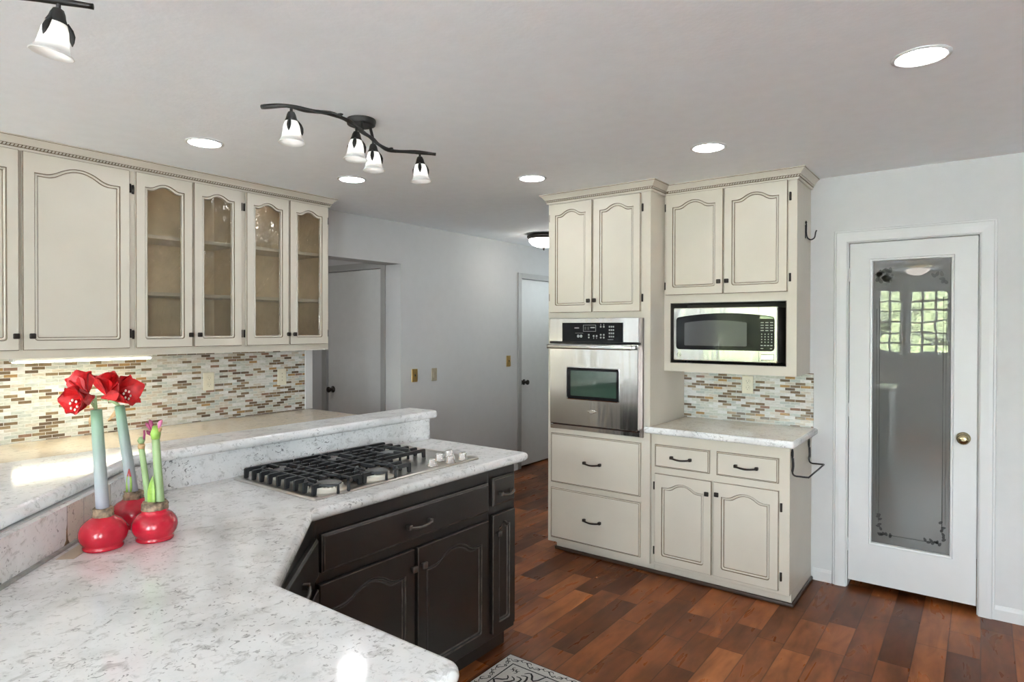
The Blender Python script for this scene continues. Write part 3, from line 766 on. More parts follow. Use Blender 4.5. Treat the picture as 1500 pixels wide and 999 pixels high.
# tiled wall and what is on it
m = MB(); m.box((XL + 0.0005, -0.8, 0.9265), (XL + 0.008, 2.811, 1.3755), 'tileY'); m.build('tile_backsplash', None, ('mosaic tile backsplash in grey and brown under the left wall cabinets', 'backsplash'))
def wall_plate(name, T, u, v, w, label, cat, mat, kind, hw=0.036, hh=0.058):
    o = thing(name, label, cat, T @ Vector((u, v, w)), {'outlet': 'ivory outlets on the tile', 'switch': 'switch plates on the grey wall'}[cat])
    m = MB(T); m.box((u - hw, v - hh, w), (u + hw, v + hh, w + 0.006), mat, 0.0025); m.build('cover_plate', o)
    if kind == 'outlet':
        for dv in (-0.021, 0.021):
            m = MB(T); m.lathe([(0.0165, 0), (0.0165, 0.002), (0.0155, 0.0028)], T @ Vector((u, v + dv, w + 0.006)) if False else (u, v + dv, w + 0.006), mat, 18)
            m.T = T; m.box((u - 0.008, v + dv - 0.002, w + 0.0088), (u - 0.0055, v + dv + 0.008, w + 0.0092), 'ivory_dark'); m.box((u + 0.0055, v + dv - 0.002, w + 0.0088), (u + 0.008, v + dv + 0.006, w + 0.0092), 'ivory_dark')
            m.lathe([(0.003, 0.0028), (0.003, 0.0032)], (u, v + dv - 0.009, w + 0.006), 'ivory_dark', 8); m.build('socket', o)
    elif kind == 'blank':
        m = MB(T)
        for du, dv in ((0, 0.024), (0, -0.024), (0, 0.0)): m.lathe([(0.0035, 0), (0.003, 0.002)], (u + du, v + dv, w + 0.006), 'ivory_dark', 10)
        m.build('screw', o)
    elif kind == 'toggle':
        m = MB(T); m.box((u - 0.006, v - 0.013, w + 0.005), (u + 0.006, v + 0.013, w + 0.008), 'oldbrass'); m.box((u - 0.004, v - 0.004, w + 0.006), (u + 0.004, v + 0.010, w + 0.017), 'bronze', 0.002); m.build('toggle', o)
    elif kind == 'rocker':
        m = MB(T); m.box((u - 0.014, v - 0.030, w + 0.005), (u + 0.014, v + 0.030, w + 0.0085), 'palebrass', 0.002); m.build('rocker', o)
    return o
TLW = frame((XL, 0, 0), (0, 1, 0), (1, 0, 0))
wall_plate('outlet', TLW, 2.088, 1.180, 0.008, 'ivory outlet on the tiled wall nearer the red flowers', 'outlet', 'ivory', 'outlet')
wall_plate('outlet', TLW, 2.620, 1.178, 0.008, 'ivory plate on the tiled wall nearer the doorway', 'outlet', 'ivory', 'blank')
wall_plate('light_switch', TLW, 3.942, 1.110, 0.0005, 'plain brass switch plate on the grey wall closest to the doorway', 'switch', 'brass', 'toggle')
wall_plate('light_switch', TLW, 4.190, 1.105, 0.0005, 'pale plate with ivory rocker beside the brass switch', 'switch', 'palebrass', 'rocker')
wall_plate('light_switch', TLW, 5.318, 1.182, 0.0005, 'small brass switch plate beside the hall door', 'switch', 'brass', 'toggle')
# left counter and the base cabinet below it
m = MB(); bull_slab(m, [(XL + 0.0005, -0.8), (-3.39, -0.8), (-3.39, 2.872), (XL + 0.0005, 2.872)], 0.886, 0.926, 0.014, 'stone', top='stone_cast_top')
m.build('countertop', None, ('long stone countertop with beige-tinted top under the tiled left wall', 'countertop'))
c = thing('base_cabinet', 'cream base cabinet under the long left countertop', 'cabinet', (-3.73, 1.0, 0))
m = MB(); m.box((XL + 0.001, -0.79, 0.10), (-3.43, 2.86, 0.8855), 'cream'); m.box((XL + 0.001, -0.79, 0.0005), (-3.50, 2.86, 0.10), 'cream'); m.build('body', c)
TB = frame((-3.43, 0, 0), (0, 1, 0), (1, 0, 0))
for k in range(4):
    y0 = -0.75 + k * 0.9
    add_drawer(c, TB, y0, y0 + 0.86, 0.70, 0.86)
    add_door(c, TB, y0, y0 + 0.425, 0.12, 0.68, 'panel', (y0 + 0.40, 0.62)); add_door(c, TB, y0 + 0.435, y0 + 0.86, 0.12, 0.68, 'panel', (y0 + 0.46, 0.62))

# ------------------------------------------------------------------ right run
AX0, AX1, AY = -2.395, -1.644, 3.62
TA = frame((0, AY, 0), (1, 0, 0), (0, -1, 0)); DA = YR - AY - 0.001
OV = (-2.352, -1.698, 0.868, 1.582)
c = thing('oven_cabinet', 'tall cream cabinet housing the wall oven', 'cabinet', ((AX0 + AX1) / 2, 3.9, 0))
carcass(TA, AX0, AX1, 0.070, ZT, DA, [OV, (-2.34, -2.06, 1.66, 2.35), (-2.02, -1.72, 1.66, 2.35)], 'cream', 'dark_in').build('body', c)
m = MB(); m.box((AX0 + 0.03, 3.685, 0.001), (AX1, YR - 0.001, 0.0695), 'cream'); m.build('toe_kick', c)
m = MB(); m.box((AX0 + 0.019, 3.641, 0.8465), (AX1 - 0.019, YR - 0.012, 0.8655), 'dark_in'); m.build('oven_shelf', c)
add_door(c, TA, -2.376, -2.047, 1.636, 2.371, 'panel', (-2.064, 1.710), (-2.3825, (2.28, 1.74)))
add_door(c, TA, -2.036, -1.704, 1.636, 2.371, 'panel', (-2.019, 1.711), (-1.6965, (2.28, 1.72)))
add_drawer(c, TA, -2.363, -1.700, 0.482, 0.818, pull=(-2.036, 0.645))
add_drawer(c, TA, -2.363, -1.700, 0.104, 0.446, pull=(-2.036, 0.268))
crown('crown_moulding', [(AX0, YR - 0.002), (AX0, AY), (AX1, AY), (AX1, 3.8295)], '', -1, c, g1=(-0.9, 3.8295))
# wall oven
ov = thing('wall_oven', 'stainless steel wall oven with black control panel set in the tall cabinet', 'oven', (-2.025, 3.62, 0.866))
m = MB(); m.box((-2.345, 3.63, 0.868), (-1.705, 4.10, 1.578), 'dark_in'); m.box((-2.370, 3.606, 0.850), (-1.684, 3.6195, 1.596), 'bronze_flange', 0.002); m.build('chassis', ov)
m = MB(); m.box((-2.370, 3.588, 1.441), (-1.706, 3.6055, 1.597), 'steel', 0.003); cp = m.build('control_panel', ov)
TO = frame((0, 3.588, 0), (1, 0, 0), (0, -1, 0))
m = MB(TO); m.box((-2.262, 1.4415, 0.0005), (-1.812, 1.566, 0.003), 'black'); w_ = 0.0032
def rect(m, u0, u1, v0, v1, w, mat='print', t=0.0005): m.box((u0, v0, w), (u1, v1, w + t), mat)
def ring(m, u0, u1, v0, v1, w, t, mat='print'):
    rect(m, u0, u1, v0, v0 + t, w, mat); rect(m, u0, u1, v1 - t, v1, w, mat); rect(m, u0, u0 + t, v0, v1, w, mat); rect(m, u1 - t, u1, v0, v1, w, mat)
ring(m, -2.100, -2.006, 1.509, 1.552, w_, 0.002); rect(m, -2.046, -2.014, 1.531, 1.538, w_); rect(m, -2.090, -2.078, 1.52, 1.54, w_, 'greyglass'); rect(m, -2.068, -2.056, 1.52, 1.54, w_, 'greyglass')
rect(m, -2.166, -2.132, 1.529, 1.535, w_); rect(m, -2.16, -2.10, 1.497, 1.4985, w_)
for u, v in ((-2.138, 1.478), (-2.116, 1.478)): m.lathe([(0.010, w_), (0.0065, w_ + 0.0006)], (u, v, 0), 'print', 14)
for u, v in ((-2.058, 1.487), (-2.058, 1.470), (-2.022, 1.480), (-2.0, 1.480), (-1.970, 1.488), (-1.948, 1.488), (-1.970, 1.470), (-1.948, 1.470), (-1.970, 1.540), (-1.948, 1.540)):
    m.lathe([(0.0062, w_), (0.0062, w_ + 0.0006)], (u, v, 0), 'print', 10)
for u, v in ((-2.022, 1.466), (-2.0, 1.466), (-1.97, 1.553), (-1.948, 1.553)): rect(m, u - 0.002, u + 0.002, v - 0.004, v + 0.004, w_)
for k in range(12): rect(m, -1.912 + (k % 3) * 0.014, -1.903 + (k % 3) * 0.014, 1.472 + (k // 3) * 0.021, 1.482 + (k // 3) * 0.021, w_)
rect(m, -1.92, -1.88, 1.4565, 1.459, w_)
m.build('control_glass', cp)
m = MB(); m.box((-2.365, 3.590, 1.4285), (-1.70, 3.6055, 1.4405), 'black'); m.build('vent_gap', ov)
DX0, DX1, DZ0, DZ1 = -2.352, -1.702, 0.892, 1.428
m = MB(frame((0, 3.6055, 0), (1, 0, 0), (0, -1, 0)))
def RR(u0, u1, v0, v1, w, r=0.012):
    return [(x, y, w) for x, y in round_poly([(u0, v0), (u1, v0), (u1, v1), (u0, v1)], {0: r, 1: r, 2: r, 3: r}, 3)]
OU = (DX0, DX1, DZ0, DZ1); WI = (-2.214, -1.835, 1.067, 1.268)
m.loops([RR(*OU, 0), RR(*OU, 0.030, 0.012), RR(OU[0] + 0.003, OU[1] - 0.003, OU[2] + 0.003, OU[3] - 0.003, 0.034), RR(WI[0] - 0.007, WI[1] + 0.007, WI[2] - 0.007, WI[3] + 0.007, 0.034), RR(WI[0] - 0.002, WI[1] + 0.002, WI[2] - 0.002, WI[3] + 0.002, 0.036), RR(*WI, 0.032)], ['steel', 'steel', 'steel', 'steel2', 'steel2'], 'steel', None)
od = m.build('oven_door', ov)
m = MB(frame((0, 3.6055, 0), (1, 0, 0), (0, -1, 0)))
I2 = (WI[0] + 0.024, WI[1] - 0.018, WI[2] + 0.018, WI[3] - 0.016)
m.loops([RR(*WI, 0.030), RR(WI[0], WI[1], WI[2], WI[3], 0.0325), RR(*I2, 0.0325, 0.006), RR(*I2, 0.031, 0.006)], ['black', 'black', 'black'], 'black', 'ovenglass'); m.build('oven_window', od)
m = MB()
m.box((-2.348, 3.520, 1.394), (-1.722, 3.540, 1.424), 'steel2', 0.007, 3)
for x in (-2.325, -1.745): m.box((x - 0.012, 3.539, 1.400), (x + 0.012, 3.5715, 1.418), 'steel2', 0.003)
m.build('oven_handle', od)
m = MB(frame((0, 3.5715, 0), (1, 0, 0), (0, -1, 0)))
m.loops([[(-2.026 + math.cos(2 * PI * k / 28) * a, 0.990 + math.sin(2 * PI * k / 28) * b, w) for k in range(28)] for a, b, w in ((0.034, 0.0105, 0), (0.034, 0.0105, 0.002), (0.030, 0.008, 0.003))], 'chrome', 'chrome', 'chrome')
m.tube([(-2.026 + math.cos(2 * PI * k / 20) * 0.019, 0.990 + math.sin(2 * PI * k / 20) * 0.0125, 0.0025) for k in range(20)], 0.0016, 'chrome', 6, True)
m.build('emblem', od)
m = MB(); m.box((-2.362, 3.592, 0.852), (-1.697, 3.6055, 0.884), 'steel', 0.004); m.box((-2.352, 3.597, 0.884), (-1.705, 3.6055, 0.8915), 'black'); m.build('lower_vent', ov)

# microwave cabinet
CX0, CX1, CY = -1.643, -0.848, 3.83
TC = frame((0, CY, 0), (1, 0, 0), (0, -1, 0)); DC = YR - CY - 0.001
c = thing('microwave_cabinet', 'cream wall cabinet with two arched doors over the microwave', 'cabinet', ((CX0 + CX1) / 2, YR, 1.257))
MO = (-1.602, -0.902, 1.311, 1.691)
carcass(TC, CX0, CX1, 1.257, ZT, DC, [MO, (-1.60, -1.275, 1.76, 2.36), (-1.24, -0.92, 1.76, 2.36)], 'cream', 'dark_in').build('body', c)
m = MB(); m.box((CX0 + 0.02, CY + 0.0195, 1.291), (CX1 - 0.02, YR - 0.010, 1.3105), 'dark_in'); m.build('niche_shelf', c)
m = MB(); m.box((CX0 + 0.02, CY + 0.0195, 1.692), (CX1 - 0.02, YR - 0.010, 1.71), 'dark_in'); m.build('niche_top', c)
m = MB(TC)
for a, b in (((MO[0] - .0, MO[2], -0.10), (MO[0] + 0.004, MO[3], -0.0005)), ((MO[1] - 0.004, MO[2], -0.10), (MO[1], MO[3], -0.0005)), ((MO[0] + 0.004, MO[3] - 0.004, -0.10), (MO[1] - 0.004, MO[3], -0.0005)), ((MO[0] + .004, MO[2], -0.10), (MO[1] - .004, MO[2] + 0.003, -0.0005))): m.box(a, b, 'dark_in')
m.build('niche_lining', c)
add_door(c, TC, -1.628, -1.263, 1.742, 2.378, 'panel', (-1.283, 1.815), (-1.6355, (2.30, 1.80)))
add_door(c, TC, -1.256, -0.896, 1.742, 2.378, 'panel', (-1.234, 1.816), (-0.8845, (2.285, 1.823)))
crown('crown_moulding', [(CX0, CY), (CX1, CY), (CX1, YR - 0.002)], '', -1, c, g0=(CX0, AY))
# microwave oven
mw = thing('microwave', 'stainless steel microwave with arched black window in the cabinet niche', 'microwave', (-1.255, 3.95, 1.3145))
m = MB(); m.box((-1.560, 3.825, 1.330), (-0.950, 4.14, 1.655), 'dark_in'); 
for x in (-1.5, -1.0):
    for y in (3.86, 4.08): m.lathe([(0.015, 0), (0.015, 0.016)], (x, y, 1.3145), 'black', 12)
m.build('case', mw)
TM = frame((0, 3.825, 0), (1, 0, 0), (0, -1, 0))
def arch_rect(u0, u1, v0, v1, rise, r, w, n=12):
    p = [(u0 + r, v0), (u1 - r, v0), (u1 - r * .3, v0 + r * .3), (u1, v0 + r), (u1, v1 - r), (u1 - r * .3, v1 - r * .3)]
    for k in range(n + 1):
        s = 1 - k / n; p.append((u0 + r + (u1 - u0 - 2 * r) * s, v1 + rise * (1 - (2 * s - 1) ** 2)))
    p += [(u0 + r * .3, v1 - r * .3), (u0, v1 - r), (u0, v0 + r), (u0 + r * .3, v0 + r * .3)]
    return [(x, y, w) for x, y in p]
MX0, MX1, MZ0, MZ1 = -1.569, -0.943, 1.3315, 1.658
m = MB(TM)
A_ = lambda i, w: arch_rect(MX0 + i, MX1 - i, MZ0 + i, MZ1 - i, 0.0, 0.008, w)
B_ = lambda i, w: arch_rect(-1.550 + i, -0.959 - i, 1.399 + i, 1.601 - i, 0.0 + 0.022, 0.018, w)
m.loops([A_(0, 0.001), A_(0, 0.020), A_(0.004, 0.026), B_(0, 0.027), B_(0.003, 0.024)], ['steel2', 'steel2', 'steel2', 'black'], 'steel2', 'black')
fr = m.build('front_panel', mw)
m = MB(TM); m.loops([arch_rect(-1.497, -1.116, 1.424, 1.566, 0.014, 0.006, w) for w in (0.0242, 0.0248)], 'greyglass', None, 'greyglass'); m.build('viewing_window', fr)
m = MB(TM); m.box((-1.0475, 1.333, 0.0265), (-1.0460, 1.398, 0.0275), 'dark_in'); m.build('door_seam', fr)
m = MB(TM); m.box((-1.0475, 1.622, 0.0265), (-1.0460, 1.6555, 0.0275), 'dark_in'); m.build('door_seam', fr)
m = MB(TM); m.box((-1.034, 1.346, 0.0262), (-0.962, 1.381, 0.0272), 'dark_in'); m.box((-1.032, 1.348, 0.0265), (-0.964, 1.379, 0.0295), 'steel2', 0.002); m.build('door_button', fr)
m = MB(TM)
for r in range(4):
    for k in range(3): rect(m, -1.037 + k * 0.026, -1.020 + k * 0.026, 1.516 + r * 0.0155, 1.5205 + r * 0.0155, 0.0242)
for r in range(4):
    for k in range(4): m.lathe([(0.0034, 0.0242), (0.0034, 0.0247)], (-1.031 + k * 0.0185, 1.451 + r * 0.0155, 0), 'print', 8)
for k in range(4): rect(m, -1.037 + k * 0.018, -1.025 + k * 0.018, 1.429, 1.434, 0.0242)
rect(m, -1.037, -1.022, 1.412, 1.416, 0.0242); rect(m, -0.985, -0.973, 1.412, 1.416, 0.0242)
rect(m, -1.040, -0.968, 1.586, 1.606, 0.0242, 'ovenglass'); m.build('keypad', fr)
m = MB(TM); m.lathe([(0.0135, 0.0265), (0.0135, 0.028), (0.012, 0.0285)], (-1.531, 1.3655, 0), 'steel', 24)
m.tube([(-1.531 + math.cos(t * PI / 12) * 0.0115, 1.3655 + math.sin(t * PI / 12) * 0.0115, 0.0285) for t in range(24)], 0.0008, 'dark_in', 5, True)
m.tube(smooth_path([(-1.537 + 0.003 * math.cos(t) * (1 + t * .08), 1.3665 + 0.005 * math.sin(t), 0.0288) for t in (0.5, 1.5, 2.6, 3.7, 4.8, 5.9)], 3), 0.0007, 'dark_in', 5)
m.tube(smooth_path([(-1.526, 1.371, 0.0288), (-1.529, 1.366, 0.0288), (-1.526, 1.361, 0.0288), (-1.523, 1.365, 0.0288), (-1.527, 1.366, 0.0288)], 3), 0.0007, 'dark_in', 5)
m.build('emblem', fr)

# base cabinet, worktop, tile, outlet beside the oven
BX0, BX1, BY = -1.642, -0.836, 3.64
TBR = frame((0, BY, 0), (1, 0, 0), (0, -1, 0))
c = thing('base_cabinet', 'cream base cabinet with two drawers and two arched doors beside the oven', 'cabinet', ((BX0 + BX1) / 2, 3.9, 0))
m = MB(); m.box((BX0, BY, 0.070), (BX1, YR - 0.001, 0.8845), 'cream', 0.0015); m.box((BX0, 3.685, 0.0005), (BX1, YR - 0.001, 0.0705), 'cream'); m.build('body', c)
add_door(c, TBR, -1.613, -1.260, 0.092, 0.640, 'panel', (-1.283, 0.566), (-1.6225, (0.56, 0.16)))
add_door(c, TBR, -1.249, -0.889, 0.094, 0.641, 'panel', (-1.225, 0.572), (-0.8790, (0.55, 0.17)))
add_drawer(c, TBR, -1.613, -1.273, 0.681, 0.818); add_drawer(c, TBR, -1.232, -0.891, 0.681, 0.819)
m = MB()
for a, b in (((AX0 + 0.02, 3.668, 0.0005), (BX1 + 0.014, 3.684, 0.022)), ((BX1 + 0.0005, 3.684, 0.0005), (BX1 + 0.014, YR - 0.013, 0.022))): m.box(a, b, 'rubber', 0.005, 2)
struct(m, 'trim_3')
m = MB(); pl = round_poly([(-1.672, 3.582), (-0.802, 3.582), (-0.802, YR - 0.0005), (-1.6435, YR - 0.0005), (-1.6435, 3.6185), (-1.672, 3.6185)], {0: 0.012, 1: 0.02})
bull_slab(m, pl, 0.8855, 0.9255, 0.012, 'stone', top='stone_halfcast_top'); m.build('countertop', None, ('short stone countertop on the cream base cabinet beside the oven', 'countertop'))
m = MB(); m.box((CX0, YR - 0.0085, 0.926), (-0.826, YR - 0.0005, 1.2565), 'tileX'); m.build('tile_backsplash', None, ('mosaic tile backsplash under the microwave cabinet', 'backsplash'))
wall_plate('outlet', frame((0, YR - 0.0085, 0), (1, 0, 0), (0, -1, 0)), -1.217, 1.168, 0.0, 'ivory outlet on the tile under the microwave', 'outlet', 'ivory', 'outlet')
# coat hook on the cabinet side, towel ring bar below the short counter
m = MB(); hx, hy, hz = CX1 + 0.0005, 4.03, 2.10
m.box((hx, hy - 0.008, hz - 0.035), (hx + 0.003, hy + 0.008, hz + 0.045), 'iron', 0.001)
m.tube(smooth_path([(hx + 0.003, hy, hz + 0.055), (hx + 0.006, hy, hz + 0.045), (hx + 0.006, hy, hz), (hx + 0.012, hy, hz - 0.032), (hx + 0.03, hy + 0.0, hz - 0.045), (hx + 0.05, hy, hz - 0.035), (hx + 0.056, hy, hz - 0.005), (hx + 0.062, hy, hz + 0.008)], 5), [0.004] * 35 + [0.0045], 'iron', 8)
m.lathe([(0.003, 0), (0.007, 0.006), (0.004, 0.013), (0.001, 0.018)], (hx + 0.004, hy, hz + 0.052), 'iron', 10)
m.build('coat_hook', None, ('small black iron hook on the side of the microwave cabinet', 'hook'))
m = MB(); tx = BX1 + 0.0005
for y in (3.665, 4.075):
    m.tube([(tx + 0.006, y + math.sin(2 * PI * k / 14) * 0.012, 0.846 + math.cos(2 * PI * k / 14) * 0.024) for k in range(14)], 0.0042, 'iron', 6, True)
    m.box((tx, y - 0.006, 0.835), (tx + 0.004, y + 0.006, 0.857), 'iron')
pth = [(tx + 0.008, 3.665, 0.822), (tx + 0.010, 3.665, 0.78), (tx + 0.007, 3.665, 0.745), (tx + 0.018, 3.665, 0.728), (tx + 0.05, 3.665, 0.727), (tx + 0.088, 3.665, 0.728)]
pth2 = [(p[0], 4.075, p[2]) for p in pth]
n1 = smooth_path(pth, 4); n2 = smooth_path(pth2, 4)
m.tube(n1 + n2[::-1], [0.0065] * 8 + [0.0045] * (2 * len(n1) - 16) + [0.0065] * 8, 'iron', 8)
m.build('towel_bar', None, ('black wrought-iron towel bar on the side of the base cabinet', 'towel bar'))

# ------------------------------------------------------------------ peninsula
PFX = -1.80
TP = frame((PFX, 0, 0), (0, 1, 0), (1, 0, 0))
mb = MB()
kw = [(-2.434, 2.470), (-2.56, 2.470), (-2.56, 0.05), (-1.50, 0.05), (-1.50, 0.109), (-2.434, 1.043)]
mb.prism(kw, 0, 1.0395, 'wall'); struct(mb, 'wall_peninsula')
def dark_cab(label, y0, y1):
    c = thing('base_cabinet', label, 'cabinet', (-2.1, (y0 + y1) / 2, 0), 'dark peninsula base cabinets')
    m = MB(); m.box((-2.40, y0, 0.10), (PFX, y1, 0.8845), 'dark', 0.002); m.build('body', c)
    m = MB(); m.box((-2.40, y0, 0.0005), (PFX - 0.06, y1, 0.0995), 'dark'); m.build('toe_kick', c)
    return c
kwd = dict(paint='dark', edge='worn', kmat='pewter')
c = dark_cab('dark espresso base cabinet with wide drawer and two doors under the cooktop', 1.2985, 2.222)
add_drawer(c, TP, 1.314, 2.210, 0.698, 0.829, line='worn', pull=(1.762, 0.758), **kwd)
add_door(c, TP, 1.304, 1.744, 0.118, 0.661, 'panel', (1.727, 0.590), None, line='worn', **kwd)
add_door(c, TP, 1.763, 2.205, 0.118, 0.660, 'panel', (1.782, 0.590), None, line='worn', **kwd)
c = dark_cab('narrow dark espresso base cabinet at the free end of the peninsula', 2.223, 2.424)
add_drawer(c, TP, 2.240, 2.405, 0.715, 0.843, line='worn', pull=(2.325, 0.768), L=0.085, **kwd)
add_door(c, TP, 2.238, 2.405, 0.130, 0.674, 'panel', (2.262, 0.590), None, line='worn', rail=0.04, rise=0.018, **kwd)
# diagonal corner cabinet
Dd = Vector((-1.358 + 1.80, 0.815 - 1.2975, 0)); Ld = Dd.length; nd = Vector((-Dd.y, Dd.x, 0)).normalized()
TD = frame((-1.358, 0.815, 0), -Dd, nd if nd.x > 0 else -nd)
c = thing('base_cabinet', 'dark espresso corner cabinet set at an angle between the two counters', 'cabinet', (-1.8, 0.8, 0), 'dark peninsula base cabinets')
m = MB(); m.prism([(-1.80, 1.2975), (-2.40, 1.2975), (-2.40, 1.10), (-1.60, 0.30), (-1.358, 0.30), (-1.358, 0.815)], 0.10, 0.8845, 'dark'); m.build('body', c)
m = MB(); m.prism([(-1.86, 1.2975), (-2.40, 1.2975), (-2.40, 1.10), (-1.60, 0.30), (-1.358, 0.30), (-1.358, 0.74)], 0.0005, 0.0995, 'dark'); m.build('toe_kick', c)
add_drawer(c, TD, 0.035, Ld - 0.035, 0.698, 0.829, line='worn', **kwd)
add_door(c, TD, 0.035, Ld - 0.035, 0.118, 0.660, 'panel', (Ld - 0.075, 0.590), None, line='worn', **kwd)
c = thing('base_cabinet', 'dark espresso base cabinet beneath the nearest counter', 'cabinet', (-1.05, 0.5, 0), 'dark peninsula base cabinets')
m = MB(); m.box((-1.3565, 0.23, 0.10), (-0.78, 0.815, 0.8845), 'dark', 0.002); m.build('body', c)
m = MB(); m.box((-1.3565, 0.23, 0.0005), (-0.78, 0.755, 0.0995), 'dark'); m.build('toe_kick', c)
TN = frame((0, 0.815, 0), (-1, 0, 0), (0, 1, 0))
add_drawer(c, TN, 0.795, 1.34, 0.698, 0.829, line='worn', **kwd)
add_door(c, TN, 0.795, 1.062, 0.118, 0.660, 'panel', (1.04, 0.59), None, line='worn', **kwd); add_door(c, TN, 1.070, 1.34, 0.118, 0.660, 'panel', (1.09, 0.59), None, line='worn', **kwd)
# worktop
pl = [(-2.4335, 2.505), (-2.4335, 1.0445), (-1.580, 0.191), (-0.742, 0.191), (-0.742, 0.858), (-1.330, 0.858), (-1.762, 1.262), (-1.762, 2.505)]
pl = round_poly(pl, {3: 0.03, 4: 0.04, 7: 0.035})
m = MB(); bull_slab(m, pl, 0.885, 0.925, 0.0185, 'stone')
m.build('countertop', None, ('large angled white speckled stone countertop of the peninsula', 'countertop'))
m = MB(); m.prism([(-2.412, 2.476), (-2.4332, 2.476), (-2.4332, 1.0445), (-2.412, 1.0533)], 0.9255, 1.0392, 'stone_v')
m.prism([(-2.412, 1.0523), (-2.4332, 1.0445), (-1.580, 0.1913), (-1.565, 0.2063)], 0.9255, 1.0392, 'stone_v')
sb = m.build('stone_backsplash', None, ('upright speckled stone backsplash behind the cooktop and red bulbs', 'backsplash'))
m = MB()
dv = Vector((0.7071, -0.7071)); q = Vector((-2.412, 1.0523)); nv = Vector((0.7071, 0.7071))
a, b = q + nv * 0.0004, q + dv * 1.18 + nv * 0.0004
m.T = frame((a.x, a.y, 0), (dv.x, dv.y, 0), (nv.x, nv.y, 0)); m.box((0.0, 0.9256, 0), (1.18, 0.9335, 0.010), 'gutter'); 
for s_ in (0.33, 0.487, 0.573): m.box((s_ - 0.0015, 0.9256, 0), (s_ + 0.0015, 1.039, 0.0006), 'gutter')
m.loops([[(0.562, 0.9336, w), (0.588, 0.9336, w), (0.578, 0.945, w), (0.5775, 0.968, w), (0.574, 0.99, w), (0.572, 0.965, w), (0.569, 0.945, w)] for w in (0, 0.0008)], 'stain', None, 'stain'); m.build('caulk_seam', sb)
m = MB(m.T); m.box((0.332, 0.9336, -0.001), (0.5705, 1.038, 0.0003), 'stone_vwarm'); m.build('tan_slab', sb)
# raised bar top
bp_ = [(-2.374, 2.510), (-2.602, 2.510), (-2.602, 0.02), (-1.47, 0.02), (-1.47, 0.070), (-2.374, 0.974)]
pl = round_poly(bp_, {0: 0.03, 1: 0.02, 2: 0.03, 5: 0.04})
m = MB(); bull_slab(m, pl, 1.040, 1.080, 0.016, 'stone'); m.build('bar_top', None, ('raised white stone bar ledge along the peninsula', 'ledge'))
m = MB(); a = Vector((-1.958, 0.662)); m.T = frame((a.x, a.y, 0), (0.7071, -0.7071, 0), (0.7071, 0.7071, 0))
m.box((-0.075, 0.9253, -0.022), (0.075, 0.9263, 0.022), 'beigecover', 0.0004); m.box((-0.072, 0.9263, -0.010), (-0.045, 0.9267, 0.018), 'dark_in')
m.build('counter_outlet_cover', None, ('flush beige cover plate in the counter beside the red bulbs', 'cover plate'))

# ------------------------------------------------------------------ cooktop
KX0, KX1, KY0, KY1 = -2.392, -1.857, 1.334, 2.238
ct = thing('cooktop', 'stainless steel gas cooktop with black grates on the peninsula counter', 'cooktop', ((KX0 + KX1) / 2, (KY0 + KY1) / 2, 0.9252))
m = MB()
def RK(i, z, r=0.02): return [(x, y, z) for x, y in round_poly([(KX0 + i, KY0 + i), (KX1 - i, KY0 + i), (KX1 - i, KY1 - i), (KX0 + i, KY1 - i)], {0: r, 1: r, 2: r, 3: r}, 4)]
m.loops([RK(0, 0.9254), RK(0, 0.9285), RK(0.004, 0.9325), RK(0.013, 0.934), RK(0.016, 0.931), RK(0.026, 0.931), RK(0.034, 0.9285)], 'steel_pan', 'steel_pan', 'steel_pan', True)
m.build('tray', ct)
BUR = [(-1.945, 1.462, 0.046), (-2.265, 1.470, 0.036), (-1.955, 1.700, 0.046), (-2.255, 1.735, 0.036), (-2.185, 1.985, 0.050)]
for x, y, r in BUR:
    m = MB(); m.lathe([(r * 1.55, 0.9287), (r * 1.5, 0.932), (r * 1.25, 0.935), (r * 1.15, 0.944), (r * 1.15, 0.9455)], (x, y, 0), 'ceramic', 28, cap1=True)
    for k in range(24):
        t = 2 * PI * k / 24; m.box((x + math.cos(t) * r * 1.1 - 0.002, y + math.sin(t) * r * 1.1 - 0.002, 0.9455), (x + math.cos(t) * r * 1.1 + 0.002, y + math.sin(t) * r * 1.1 + 0.002, 0.950), 'ceramic')
    bu = m.build('burner', ct)
    m = MB(); m.lathe([(r * 1.02, 0.9502), (r * 1.04, 0.952), (r, 0.956), (r * 0.8, 0.9585), (r * 0.3, 0.960)], (x, y, 0), 'burnercap', 28); m.build('burner_cap', bu)
    m = MB(); m.lathe([(0.004, 0.9288), (0.004, 0.952), (0.0015, 0.955)], (x - r * 1.5, y - r * 0.9, 0), 'anther', 10); m.build('igniter', bu)
GZ_, GB = 0.968, 0.0095
def finger(m, p0, p1, drop0, drop1, w=0.0052, foot=0.9292):
    """cast bar: flat-topped rail with sloped legs at its ends"""
    p0, p1 = Vector(p0), Vector(p1); d = (p1 - p0).normalized(); n = Vector((-d.y, d.x)) * w
    L = (p1 - p0).length
    prof = [(0.0, GZ_ - 0.004), (0.004, GZ_), (L - 0.004, GZ_), (L, GZ_ - 0.004)]
    bot = [(L, foot if drop1 else GZ_ - 0.015), (L - 0.014, foot if drop1 else GZ_ - 0.015), (L - 0.017, GZ_ - 0.015), (0.017, GZ_ - 0.015), (0.014, foot if drop0 else GZ_ - 0.015), (0.0, foot if drop0 else GZ_ - 0.015)]
    pts = prof + bot
    A = [(p0.x + d.x * s + n.x, p0.y + d.y * s + n.y, z) for s, z in pts]; B = [(p0.x + d.x * s - n.x, p0.y + d.y * s - n.y, z) for s, z in pts]
    m.loops([A, B], 'blackmatte', 'blackmatte', 'blackmatte')
